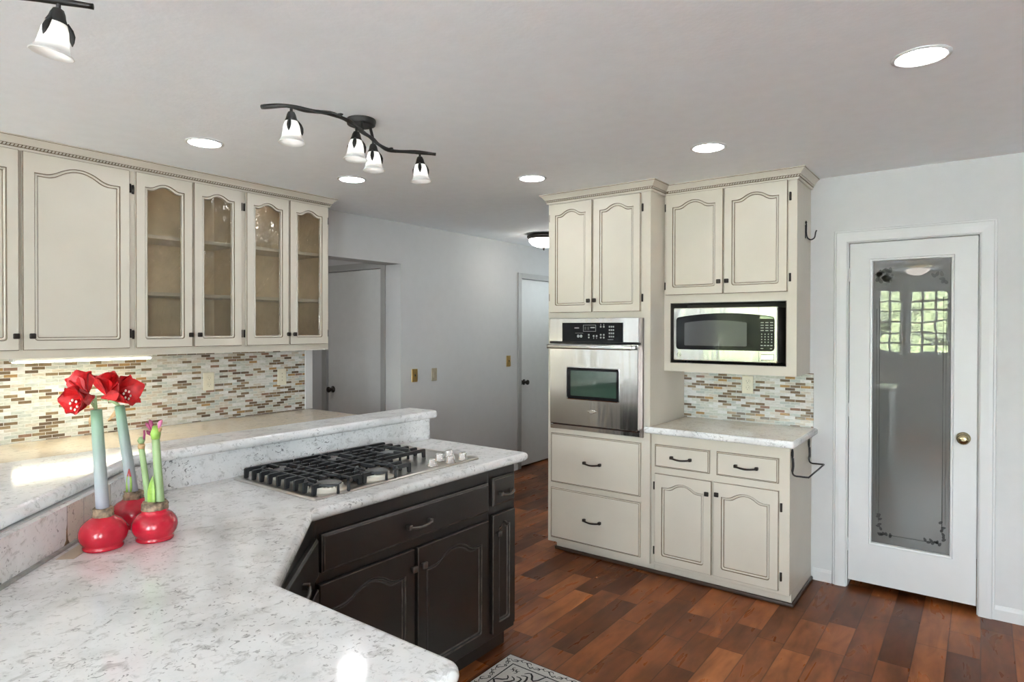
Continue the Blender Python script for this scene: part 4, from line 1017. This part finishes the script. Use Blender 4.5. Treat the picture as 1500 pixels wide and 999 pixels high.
def grate(y0, y1, xs, burners, label=None, xoff=0.0):
    m = MB()
    for i, x in enumerate(xs):
        cuts = []
        for bx, by, r in burners:
            if abs(x - bx) < r + 0.024:
                hw = math.sqrt(max((r + 0.026) ** 2 - (x - bx) ** 2, 0)) * 0.95
                cuts.append((by - hw, by + hw))
        cuts.sort(); p = y0; first = True
        for a, b in cuts:
            if a - p > 0.03: finger(m, (x, p), (x, a), first, False)
            p = b; first = False
        if y1 - p > 0.03: finger(m, (x, p), (x, y1), first, True)
    # cross rails along x
    ym = (y0 + y1) / 2
    bx_all = sorted(burners)
    segs = [(xs[0], xs[-1])]
    for bx, by, r in bx_all:
        out = []
        for a, b in segs:
            if bx - r * 0.7 > a and bx + r * 0.7 < b: out += [(a, bx - r * 0.7), (bx + r * 0.7, b)]
            else: out.append((a, b))
        segs = out
    for a, b in segs:
        if b - a > 0.03: finger(m, (a, ym), (b, ym), False, False, 0.0056)
    for yy in (y0 + 0.055, y1 - 0.055): finger(m, (xs[1], yy), (xs[-2], yy), False, False, 0.0045)
    for bx, by, r in burners:
        for sgn in (-1, 1):
            pts = [(bx + math.cos(t) * (r + 0.045), by + sgn * math.sin(t) * (r + 0.03), GZ_ - 0.006 + 0.0 * t) for t in [k * PI / 10 for k in range(1, 10)]]
            pts = [(pts[0][0], pts[0][1], 0.9305)] + pts + [(pts[-1][0], pts[-1][1], 0.9305)]
            m.tube(pts, 0.0058, 'blackmatte', 6)
    return m.build('grate', ct)
XS9 = [-2.352 + k * 0.0552 for k in range(9)]
grate(1.366, 1.586, XS9, BUR[0:2]); grate(1.594, 1.846, XS9, BUR[2:4])
grate(1.854, 2.098, XS9[:6], BUR[4:5])
for x, y in ((-1.912, 1.978), (-1.886, 2.068), (-1.962, 2.078), (-1.892, 2.155), (-1.985, 2.165)):
    m = MB(); m.lathe([(0.024, 0.9292), (0.024, 0.934), (0.019, 0.936), (0.0185, 0.957), (0.0165, 0.9605), (0.004, 0.9615)], (x, y, 0), 'chrome', 22); m.box((x - 0.004, y - 0.0175, 0.9605), (x + 0.004, y + 0.0175, 0.9655), 'chrome', 0.0015)
    m.build('control_knob', ct)

# ------------------------------------------------------------------ waxed amaryllis
RV, UV, BV = R_.copy(), Vector((0, 0, 1)), -F_.copy()     # right, up, towards the viewer's side of the room
def petal(m, base, axis, rollv, ang, L, W, open_, curl, mat):
    """one petal of a trumpet flower: starts at base along axis, leans out by open_, tip curls"""
    ax = Vector(axis).normalized(); r = Vector(rollv); r = (r - ax * r.dot(ax)).normalized(); s = ax.cross(r)
    out = r * math.cos(ang) + s * math.sin(ang); side = ax.cross(out); nu, nv = 9, 7; G = []
    for i in range(nu):
        t = i / (nu - 1)
        rad = 0.008 + open_ * L * t ** 1.6 + curl * L * max(0, t - 0.6) ** 2 * 2.2
        along = L * t * (1 - 0.18 * t * open_) - curl * L * max(0, t - 0.75) ** 2 * 2.5
        wid = W * ((0.28 + 0.72 * (t / 0.55) ** 0.9) if t < 0.55 else max(0.10, math.sqrt(max(0, 1 - ((t - 0.55) / 0.45) ** 2.3))))
        row = []
        for j in range(nv):
            q = -1 + 2 * j / (nv - 1)
            cup = (q * q) * wid * 0.22
            ruf = 0.0022 * math.sin(q * 7 + t * 9 + ang * 3) * t
            row.append(Vector(base) + ax * along + out * (rad - cup + ruf) + side * (wid * 0.5 * q))
        G.append(row)
    th = 0.0009; ids = [[m.P(p) for p in row] for row in G]; ids2 = [[m.P(p + out * th) for p in row] for row in G]
    for i in range(nu - 1):
        for j in range(nv - 1):
            mm = 'petal_in' if (mat == 'petal' and i < 2) else mat
            m.F((ids[i][j], ids[i][j + 1], ids[i + 1][j + 1], ids[i + 1][j]), mm, True); m.F((ids2[i][j], ids2[i + 1][j], ids2[i + 1][j + 1], ids2[i][j + 1]), mat, True)
def flower(parent, root_, base, axis, L=0.085, W=0.05, open_=0.52, curl=0.25, neck=0.03, rot=0.0):
    ax = Vector(axis).normalized(); base = Vector(base); m = MB(); r0 = ax.orthogonal()
    th = base + ax * neck
    for k in range(6): petal(m, th, ax, r0, rot + k * PI / 3 + random.uniform(-.08, .08), L * (1.0 if k % 2 else 0.93) * random.uniform(0.95, 1.05), W * (1.0 if k % 2 else 0.8), open_ * random.uniform(0.9, 1.1), curl, 'petal')
    m.tube([base, base + ax * neck * 0.5, th + ax * 0.01], [0.005, 0.007, 0.0105], 'petal', 10)
    f = m.build('flower', parent, fixn=False)
    st = MB()
    for k in range(6):
        t = 2 * PI * k / 6; o2 = (r0.normalized() * math.cos(t) + ax.cross(r0.normalized()) * math.sin(t))
        tip = th + ax * L * 0.72 + o2 * 0.013 - UV * 0.012
        st.tube(smooth_path([th + o2 * 0.003, th + ax * L * 0.4 + o2 * 0.008 - UV * 0.008, tip], 3), 0.001, 'petal', 5)
        bm = bmesh.new(); bmesh.ops.create_icosphere(bm, subdivisions=1, radius=1)
        for v in bm.verts: v.co = tip + Vector((v.co.x * 0.0032, v.co.y * 0.0032, v.co.z * 0.0045))
        st.bm(bm, 'anther', True)
    st.build('stamens', f)
    pc = MB(); pc.tube([Vector(root_), (Vector(root_) + base) / 2 + UV * 0.003, base, base + ax * 0.006], [0.0035, 0.004, 0.006, 0.0055], 'stem2', 8); pc.build('flower_stalk', f)
    return f
def blade(parent, base, tip, W, mat, name='leaf', bend=(0, 0, 0), tipmat=None):
    m = MB(); b, t = Vector(base), Vector(tip); mid = (b + t) / 2 + Vector(bend); side = (t - b).cross(BV).normalized(); n = 9; rows = []
    for i in range(n):
        s = i / (n - 1); p = b * (1 - s) ** 2 + mid * 2 * s * (1 - s) + t * s * s
        w = W * (0.75 + 0.5 * s) * (1 - s ** 3) if s < 1 else 0.0005
        rows.append([p + side * w * q + BV * (0.004 * (abs(q) - 0.5)) for q in (-0.5, 0, 0.5)] + [p + side * w * q + BV * (0.004 * (abs(q) - 0.5) - 0.0015) for q in (0.5, 0, -0.5)])
    ms = [mat] * (n - 1)
    if tipmat: ms[-2:] = [tipmat] * 2
    m.loops(rows, ms, mat, mat, True); return m.build(name, parent)
def wax_bulb(label, x, y, R, h, neck_r, group=None):
    z = 0.9255; o = thing('waxed_amaryllis', label, 'flower', (x, y, z), 'waxed amaryllis bulbs on the counter')
    m = MB(); prof = [(R * 0.70, 0), (R * 0.81, 0.001), (R * 0.83, 0.004), (R * 0.82, 0.008), (R * 0.785, 0.011), (R * 0.86, h * 0.19), (R * 0.965, h * 0.32), (R, h * 0.46), (R * 0.975, h * 0.60), (R * 0.89, h * 0.74), (R * 0.74, h * 0.86), (R * 0.56, h * 0.945), (neck_r * 1.1, h * 1.0), (neck_r * 0.9, h * 1.03)]
    seg = 36; ls = []
    for r, zz in prof: ls.append([(x + math.cos(2 * PI * k / seg) * r * (1 + 0.025 * math.sin(3 * 2 * PI * k / seg + x * 40)), y + math.sin(2 * PI * k / seg) * r * (1 + 0.02 * math.cos(2 * 2 * PI * k / seg)), z + zz) for k in range(seg)])
    m.loops(ls, 'wax', 'wax', 'wax', True); m.build('wax_bulb', o)
    m = MB(); ls = []
    for i, (r, zz) in enumerate([(1.0, 0.98), (1.08, 1.03), (1.02, 1.09), (1.10, 1.14), (1.0, 1.20), (1.04, 1.25), (0.9, 1.28)]):
        ls.append([(x + math.cos(2 * PI * k / 18) * neck_r * r * random.uniform(0.93, 1.08), y + math.sin(2 * PI * k / 18) * neck_r * r * random.uniform(0.93, 1.08), z + h * zz + random.uniform(-.002, .002)) for k in range(18)])
    m.loops(ls, 'papery', 'papery', 'papery', True); m.build('bulb_neck', o)
    return o, z + h * 1.24
def stem(parent, p0, p1, r, mat, bend=(0, 0, 0)):
    m = MB(); a, b = Vector(p0), Vector(p1); mid = (a + b) / 2 + Vector(bend)
    m.tube([a * (1 - t) ** 2 + mid * 2 * t * (1 - t) + b * t * t for t in [k / 8 for k in range(9)]], [r * (1.08 - 0.2 * k / 8) for k in range(9)], mat, 14); return m.build('stem', parent)
def at_pix(px, py, ref):
    """point above the ground point ref at which a plant part stands"""
    d = F2 * 922.05 + R3 * (px - 750) - U3 * (py - 499.5 + 10.96)
    t = (d.x * ref[0] + d.y * ref[1]) / (d.x ** 2 + d.y ** 2)
    return Vector((0, 0, H)) + d * t
b1, b2, b3 = (-1.925, 0.706), (-2.070, 0.842), (-1.888, 0.824)
o, zt = wax_bulb('waxed red amaryllis bulb nearest the beige cover plate, flower facing the room', *b1, 0.060, 0.086, 0.024)
top = at_pix(141, 600, b1)
stem(o, (b1[0], b1[1], zt - 0.02), top, 0.0155, 'stem')
blade(o, top + Vector((0, 0, -0.002)), top - RV * 0.012 - UV * 0.045 + BV * 0.01, 0.014, 'bract', 'bract', -RV * 0.008)
flower(o, top, top - RV * 0.010 + UV * 0.034 - BV * 0.008, BV * 0.93 - RV * 0.30 - UV * 0.06, 0.062, 0.078, 0.50, 0.02, 0.014, 0.3)
flower(o, top, top - RV * 0.040 + UV * 0.026 - BV * 0.025, -RV * 0.55 + UV * 0.70 - BV * 0.35, 0.068, 0.066, 0.38, 0.15, 0.018, 0.0)
o, zt = wax_bulb('waxed red amaryllis bulb at the back, tall flower turned right', *b2, 0.063, 0.082, 0.026)
top = at_pix(175, 594, b2)
stem(o, (b2[0], b2[1], zt - 0.02), top, 0.0150, 'stem')
blade(o, top + Vector((0, 0, 0.002)), top - RV * 0.030 - UV * 0.045 + BV * 0.012, 0.014, 'bract', 'bract', RV * 0.012)
flower(o, top, top - RV * 0.052 + UV * 0.022, RV * 0.90 + UV * 0.26 + BV * 0.12, 0.092, 0.078, 0.38, 0.25, 0.02, 0.5)
flower(o, top, top - RV * 0.028 + UV * 0.014, -RV * 0.12 + UV * 0.72 + BV * 0.05, 0.070, 0.070, 0.34, 0.05, 0.02, 0.2)
blade(o, (b2[0] + 0.005, b2[1] - 0.018, zt - 0.02), (b2[0] + 0.012, b2[1] - 0.018, zt + 0.075), 0.020, 'leaf', 'leaf', RV * 0.004, 'leafred')
o, zt = wax_bulb('waxed red amaryllis bulb with two cut stems and a green leaf', *b3, 0.0595, 0.085, 0.032)
t1, t2 = at_pix(207, 655, b3), at_pix(228, 641, b3)
s1 = stem(o, (b3[0] - RV.x * 0.014, b3[1] - RV.y * 0.014, zt - 0.02), t1, 0.0085, 'stem2')
m = MB(); m.tube([t1 - UV * 0.004, t1 + UV * 0.004, t1 + UV * 0.010], [0.0085, 0.0098, 0.008], 'bract', 10); m.tube([t1 + UV * 0.010, t1 + UV * 0.02, t1 + UV * 0.03], [0.006, 0.0105, 0.005], 'stem2', 10)
m.tube([t1 + UV * 0.02 + RV * 0.006, t1 + UV * 0.035 + RV * 0.009, t1 + UV * 0.048 + RV * 0.008], [0.004, 0.003, 0.0025], 'purple', 8); m.build('spent_bud', o)
s2 = stem(o, (b3[0] + RV.x * 0.016, b3[1] + RV.y * 0.016, zt - 0.02), t2, 0.0115, 'stem2')
m = MB(); m.tube([t2 - UV * 0.004, t2 + UV * 0.012, t2 + UV * 0.034], [0.011, 0.014, 0.008], 'leaf', 10)
for dx, dz, mt in ((-0.014, 0.045, 'purple'), (0.014, 0.044, 'pink'), (-0.022, 0.036, 'purple'), (0.012, 0.024, 'bract'), (-0.020, 0.014, 'purple')):
    m.tube([t2 + UV * 0.008, t2 + RV * dx * 0.7 + UV * dz * 0.7, t2 + RV * dx + UV * dz, t2 + RV * dx * 1.3 + UV * (dz + 0.006)], [0.003, 0.0045, 0.006, 0.002], mt, 8)
m.build('spent_bud', o)
q3 = Vector((b3[0], b3[1], 0)) + BV * 0.018 + RV * 0.004
blade(o, q3 + UV * (zt - 0.025), q3 + UV * (zt + 0.078), 0.024, 'leaf', 'leaf', RV * -0.008)

# ------------------------------------------------------------------ lights
def downlight(x, y, label):
    o = thing('recessed_light', label, 'light', (x, y, CZ), 'recessed ceiling lights')
    m = MB(); m.lathe([(0.088, -0.0005), (0.088, -0.003), (0.080, -0.006), (0.074, -0.005), (0.073, -0.0005)], (x, y, CZ), 'white', 36, cap0=False, cap1=False); m.build('trim_ring', o)
    m = MB(); m.lathe([(0.0725, -0.0008), (0.0725, -0.003), (0.06, -0.0035)], (x, y, CZ), 'lens', 32); m.build('lens', o)
downlight(-0.172, 2.508, 'lit recessed ceiling light nearest the pantry door, largest in view')
downlight(-1.112, 3.131, 'lit recessed ceiling light in front of the microwave cabinet')
downlight(-2.198, 3.137, 'lit recessed ceiling light in front of the oven cabinet')
downlight(-3.078, 1.580, 'lit recessed ceiling light left of the branch fixture, above the glass cabinets')
downlight(-3.102, 2.505, 'lit recessed ceiling light just below the branch fixture, towards the doorway')
def track(label, dx, dy, dz, tilts):
    org = Vector((-2.17 + dx, 1.80 + dy, CZ)); o = thing('branch_track_light', label, 'light', org, 'branch track lights'); D = Vector((dx, dy, dz))
    bar = [(-2.195, 1.345, 2.365), (-2.110, 1.397, 2.366), (-2.079, 1.468, 2.362), (-2.046, 1.545, 2.365), (-2.051, 1.62, 2.364), (-2.075, 1.68, 2.366), (-2.126, 1.77, 2.365), (-2.161, 1.852, 2.364), (-2.217, 1.945, 2.366), (-2.235, 2.034, 2.363), (-2.169, 2.126, 2.366), (-2.115, 2.209, 2.365)]
    m = MB(); pts = [p + D for p in smooth_path(bar, 5)]
    m.tube(pts, [0.0085 * (1 + 0.15 * math.sin(k * 0.9)) for k in range(len(pts))], 'iron', 9)
    for k, sg in ((12, 1), (17, -1), (24, 1), (37, 1), (44, -1)):
        p = pts[k]; d = (pts[k + 1] - pts[k]).normalized(); s = Vector((-d.y, d.x, 0)) * sg
        m.tube([p, p + d * 0.012 + s * 0.012 + UV * 0.006, p + d * 0.018 + s * 0.016 + UV * 0.008], [0.008, 0.006, 0.003], 'iron', 7)
    m.build('branch_bar', o)
    m = MB(); c = Vector((-2.185, 1.815, CZ)) + Vector((dx, dy, 0)); m.lathe([(0.062, -0.0005), (0.064, -0.008), (0.060, -0.024), (0.05, -0.028)], c, 'iron', 32)
    for k in (30, 36): 
        p = pts[k]; m.tube([(p.x * 0.75 + c.x * 0.25, p.y * 0.75 + c.y * 0.25, CZ - 0.026), p], 0.0065, 'iron', 8)
    m.build('canopy', o)
    for k, tilt in zip((6, 27, 36, 51), tilts):
        p = pts[k]; n = Vector((tilt[0], tilt[1], -1)).normalized()
        m = MB(); e = p - UV * 0.026; m.tube([p, p - UV * 0.013, e], 0.0055, 'iron', 8)
        q = e + UV * 0.004 + n * 0.0
        m.lathe([(0.004, -0.004), (0.012, 0.0), (0.0165, 0.010), (0.0195, 0.022), (0.0245, 0.034), (0.024, 0.036)], q, 'iron', 20, n)
        for j in range(3):
            t = 2 * PI * j / 3 + 0.6; u = n.orthogonal().normalized(); w = n.cross(u); d = u * math.cos(t) + w * math.sin(t)
            lp = [q + d * 0.022 + n * 0.030, q + d * 0.031 + n * 0.045, q + d * 0.036 + n * 0.058, q + d * 0.0385 + n * 0.072, q + d * 0.040 + n * 0.082]
            m.tube(lp, [0.004, 0.0075, 0.0085, 0.0055, 0.001], 'iron', 8, flat=0.55)
        h = m.build('lamp_holder', o)
        m = MB(); m.lathe([(0.016, 0.024), (0.024, 0.036), (0.0295, 0.052), (0.0325, 0.072), (0.035, 0.088), (0.037, 0.094), (0.037, 0.098), (0.043, 0.108), (0.050, 0.116), (0.0475, 0.117), (0.040, 0.108), (0.034, 0.097), (0.032, 0.088), (0.0295, 0.072), (0.0265, 0.052), (0.021, 0.038), (0.010, 0.030)], q, 'shade', 32, n, cap0=False, cap1=False)
        m.build('glass_shade', h)
        m = MB(); m.lathe([(0.008, 0.045), (0.018, 0.06), (0.026, 0.084), (0.0275, 0.092), (0.02, 0.0945)], q, 'bulb', 20, n); m.build('bulb', h)
    return o
track('black branch-shaped track light with four white glass bells, in full view', 0, 0, 0, ((0.03, 0.0), (0.0, -0.05), (0.02, 0.02), (0.03, 0.04)))
track('black branch-shaped track light cut off at the top left, one glass bell showing', -1.865 + 2.115, 0.665 - 2.209, 0, ((0.03, 0.0), (0.0, -0.05), (0.02, 0.02), (-0.12, -0.10)))
m = MB(); m.lathe([(0.10, -0.0005), (0.10, -0.03), (0.06, -0.05)], (-4.75, 2.5, CZ), 'added_lamp', 24); o = m.build('added_vestibule_light', None, ('unseen round ceiling lamp added to light the side room behind the doorway', 'light'))  # lamp added out of view to brighten the side-room door
o = thing('hall_ceiling_light', 'lit dome ceiling light in the hall, half hidden by the oven cabinet', 'light', (-3.405, 5.06, CZ))
m = MB(); m.lathe([(0.13, -0.0005), (0.158, -0.01), (0.165, -0.03), (0.150, -0.05), (0.13, -0.052)], (-3.405, 5.06, CZ), 'bronze', 36, cap1=True); m.build('metal_rim', o)
m = MB(); m.lathe([(0.146, -0.052), (0.140, -0.075), (0.115, -0.102), (0.07, -0.122), (0.012, -0.130)], (-3.405, 5.06, CZ), 'dome', 36); m.build('glass_dome', o)
m = MB(); m.lathe([(0.012, -0.130), (0.014, -0.135), (0.006, -0.142), (0.009, -0.150), (0.003, -0.158)], (-3.405, 5.06, CZ), 'bronze', 14); m.build('finial', o)

# ------------------------------------------------------------------ rug
RX0, RX1, RY0, RY1 = -1.762, -1.16, 1.40, 2.345
m = MB(); m.box((RX0, RY0, 0.0005), (RX1, RY1, 0.007), 'rugwhite', 0.002)
Z = 0.0072
def band(i, w):
    for a, b in (((RX0 + i, RY0 + i), (RX1 - i, RY0 + i + w)), ((RX0 + i, RY1 - i - w), (RX1 - i, RY1 - i)), ((RX0 + i, RY0 + i + w), (RX0 + i + w, RY1 - i - w)), ((RX1 - i - w, RY0 + i + w), (RX1 - i, RY1 - i - w))):
        m.box((*a, Z - 0.0006), (*b, Z), 'rugblack')
band(0.002, 0.004); band(0.062, 0.006)
def ribbon(pts, w):
    pts = [Vector(p) for p in pts]; n = len(pts); L, Rr = [], []
    for i in range(n):
        d = (pts[min(i + 1, n - 1)] - pts[max(i - 1, 0)]).normalized(); s = Vector((-d.y, d.x)) * w * (0.35 + 0.65 * math.sin(PI * (i + 0.6) / (n + 0.2)))
        L.append((*(pts[i] + s), Z)); Rr.append((*(pts[i] - s), Z))
    m.loops([L, Rr], 'rugblack', closed=False)
def scroll(cx, cy_, a, s, flip=1):
    pts = []
    for k in range(18):
        t = k / 17; r = s * (1 - 0.8 * t); th = t * 4.6
        pts.append((cx + math.cos(a) * (r * math.cos(th)) - math.sin(a) * flip * r * math.sin(th), cy_ + math.sin(a) * (r * math.cos(th)) + math.cos(a) * flip * r * math.sin(th)))
    ribbon(pts, 0.0026)
def border(x0, y0, x1, y1):
    L = math.hypot(x1 - x0, y1 - y0); n = int(L / 0.055); a = math.atan2(y1 - y0, x1 - x0)
    for k in range(n):
        f = (k + 0.5) / n; fl = 1 if k % 2 else -1
        px, py = x0 + (x1 - x0) * f, y0 + (y1 - y0) * f
        scroll(px - math.sin(a) * 0.006 * fl, py + math.cos(a) * 0.006 * fl, a + (0 if fl > 0 else PI), 0.016, fl)
        ribbon([(px + math.cos(a) * (-0.03 + 0.006 * q) - math.sin(a) * 0.012 * fl * math.sin(q * 0.6), py + math.sin(a) * (-0.03 + 0.006 * q) + math.cos(a) * 0.012 * fl * math.sin(q * 0.6)) for q in range(11)], 0.0022)
        scroll(px + math.cos(a) * 0.024 + math.sin(a) * 0.012 * fl, py + math.sin(a) * 0.024 - math.cos(a) * 0.012 * fl, a + 1.2, 0.009, -fl)
bI = 0.034
border(RX0 + bI, RY0 + bI, RX0 + bI, RY1 - bI); border(RX0 + bI, RY1 - bI, RX1 - bI, RY1 - bI); border(RX1 - bI, RY0 + bI, RX1 - bI, RY1 - bI); border(RX0 + bI, RY0 + bI, RX1 - bI, RY0 + bI)
for sx in (-1, 1):
    for sY in (-1, 1):
        cx = (RX0 + RX1) / 2 + sx * ((RX1 - RX0) / 2 - 0.105); cc = (RY0 + RY1) / 2 + sY * ((RY1 - RY0) / 2 - 0.105)
        for k in range(4): scroll(cx + 0.012 * math.cos(k * PI / 2 + PI / 4), cc + 0.012 * math.sin(k * PI / 2 + PI / 4), k * PI / 2, 0.012, 1 if k % 2 else -1)
        for k in range(5):
            a = math.atan2(-sY, -sx) + (k - 2) * 0.42
            ribbon([(cx + math.cos(a + 0.25 * math.sin(q)) * (0.05 + q * 0.013), cc + math.sin(a + 0.25 * math.sin(q)) * (0.05 + q * 0.013)) for q in range(9)], 0.005)
            scroll(cx + math.cos(a) * 0.17, cc + math.sin(a) * 0.17, a, 0.02, 1 if k % 2 else -1)
m.build('rug', None, ('white kitchen rug with black scroll border on the wood floor', 'rug'))

# ------------------------------------------------------------------ ceiling fan (seen mirrored in the pantry door glass)
fx, fy = -0.62, -0.35
o = thing('ceiling_fan', 'ceiling fan with glass bowl light, seen mirrored in the pantry door glass', 'fan', (fx, fy, CZ))
m = MB(); m.lathe([(0.07, -0.0005), (0.065, -0.03), (0.03, -0.05), (0.015, -0.055), (0.015, -0.09), (0.08, -0.10), (0.10, -0.13), (0.095, -0.17), (0.05, -0.19)], (fx, fy, CZ), 'oldbrass', 28); m.build('motor_housing', o)
for k in range(5):
    a = 2 * PI * k / 5 + 0.35; d = Vector((math.cos(a), math.sin(a), 0)); s = Vector((-d.y, d.x, 0.18)); c0 = Vector((fx, fy, CZ - 0.155))
    pts = [(0.16, 0.045), (0.3, 0.062), (0.5, 0.068), (0.58, 0.055), (0.6, 0.03)]
    poly = [c0 + d * r + s * w for r, w in pts] + [c0 + d * r - s * w for r, w in pts[::-1]]
    m = MB(); m.loops([poly, [p + Vector((0, 0, 0.008)) for p in poly]], 'blade', 'blade', 'blade'); m.tube([c0 + d * 0.085, c0 + d * 0.2], 0.009, 'oldbrass', 8); m.build('fan_blade', o)
m = MB(); m.lathe([(0.05, -0.19), (0.12, -0.20), (0.125, -0.215), (0.10, -0.25), (0.05, -0.27), (0.01, -0.275)], (fx, fy, CZ), 'bowl', 28); m.build('glass_bowl', o)
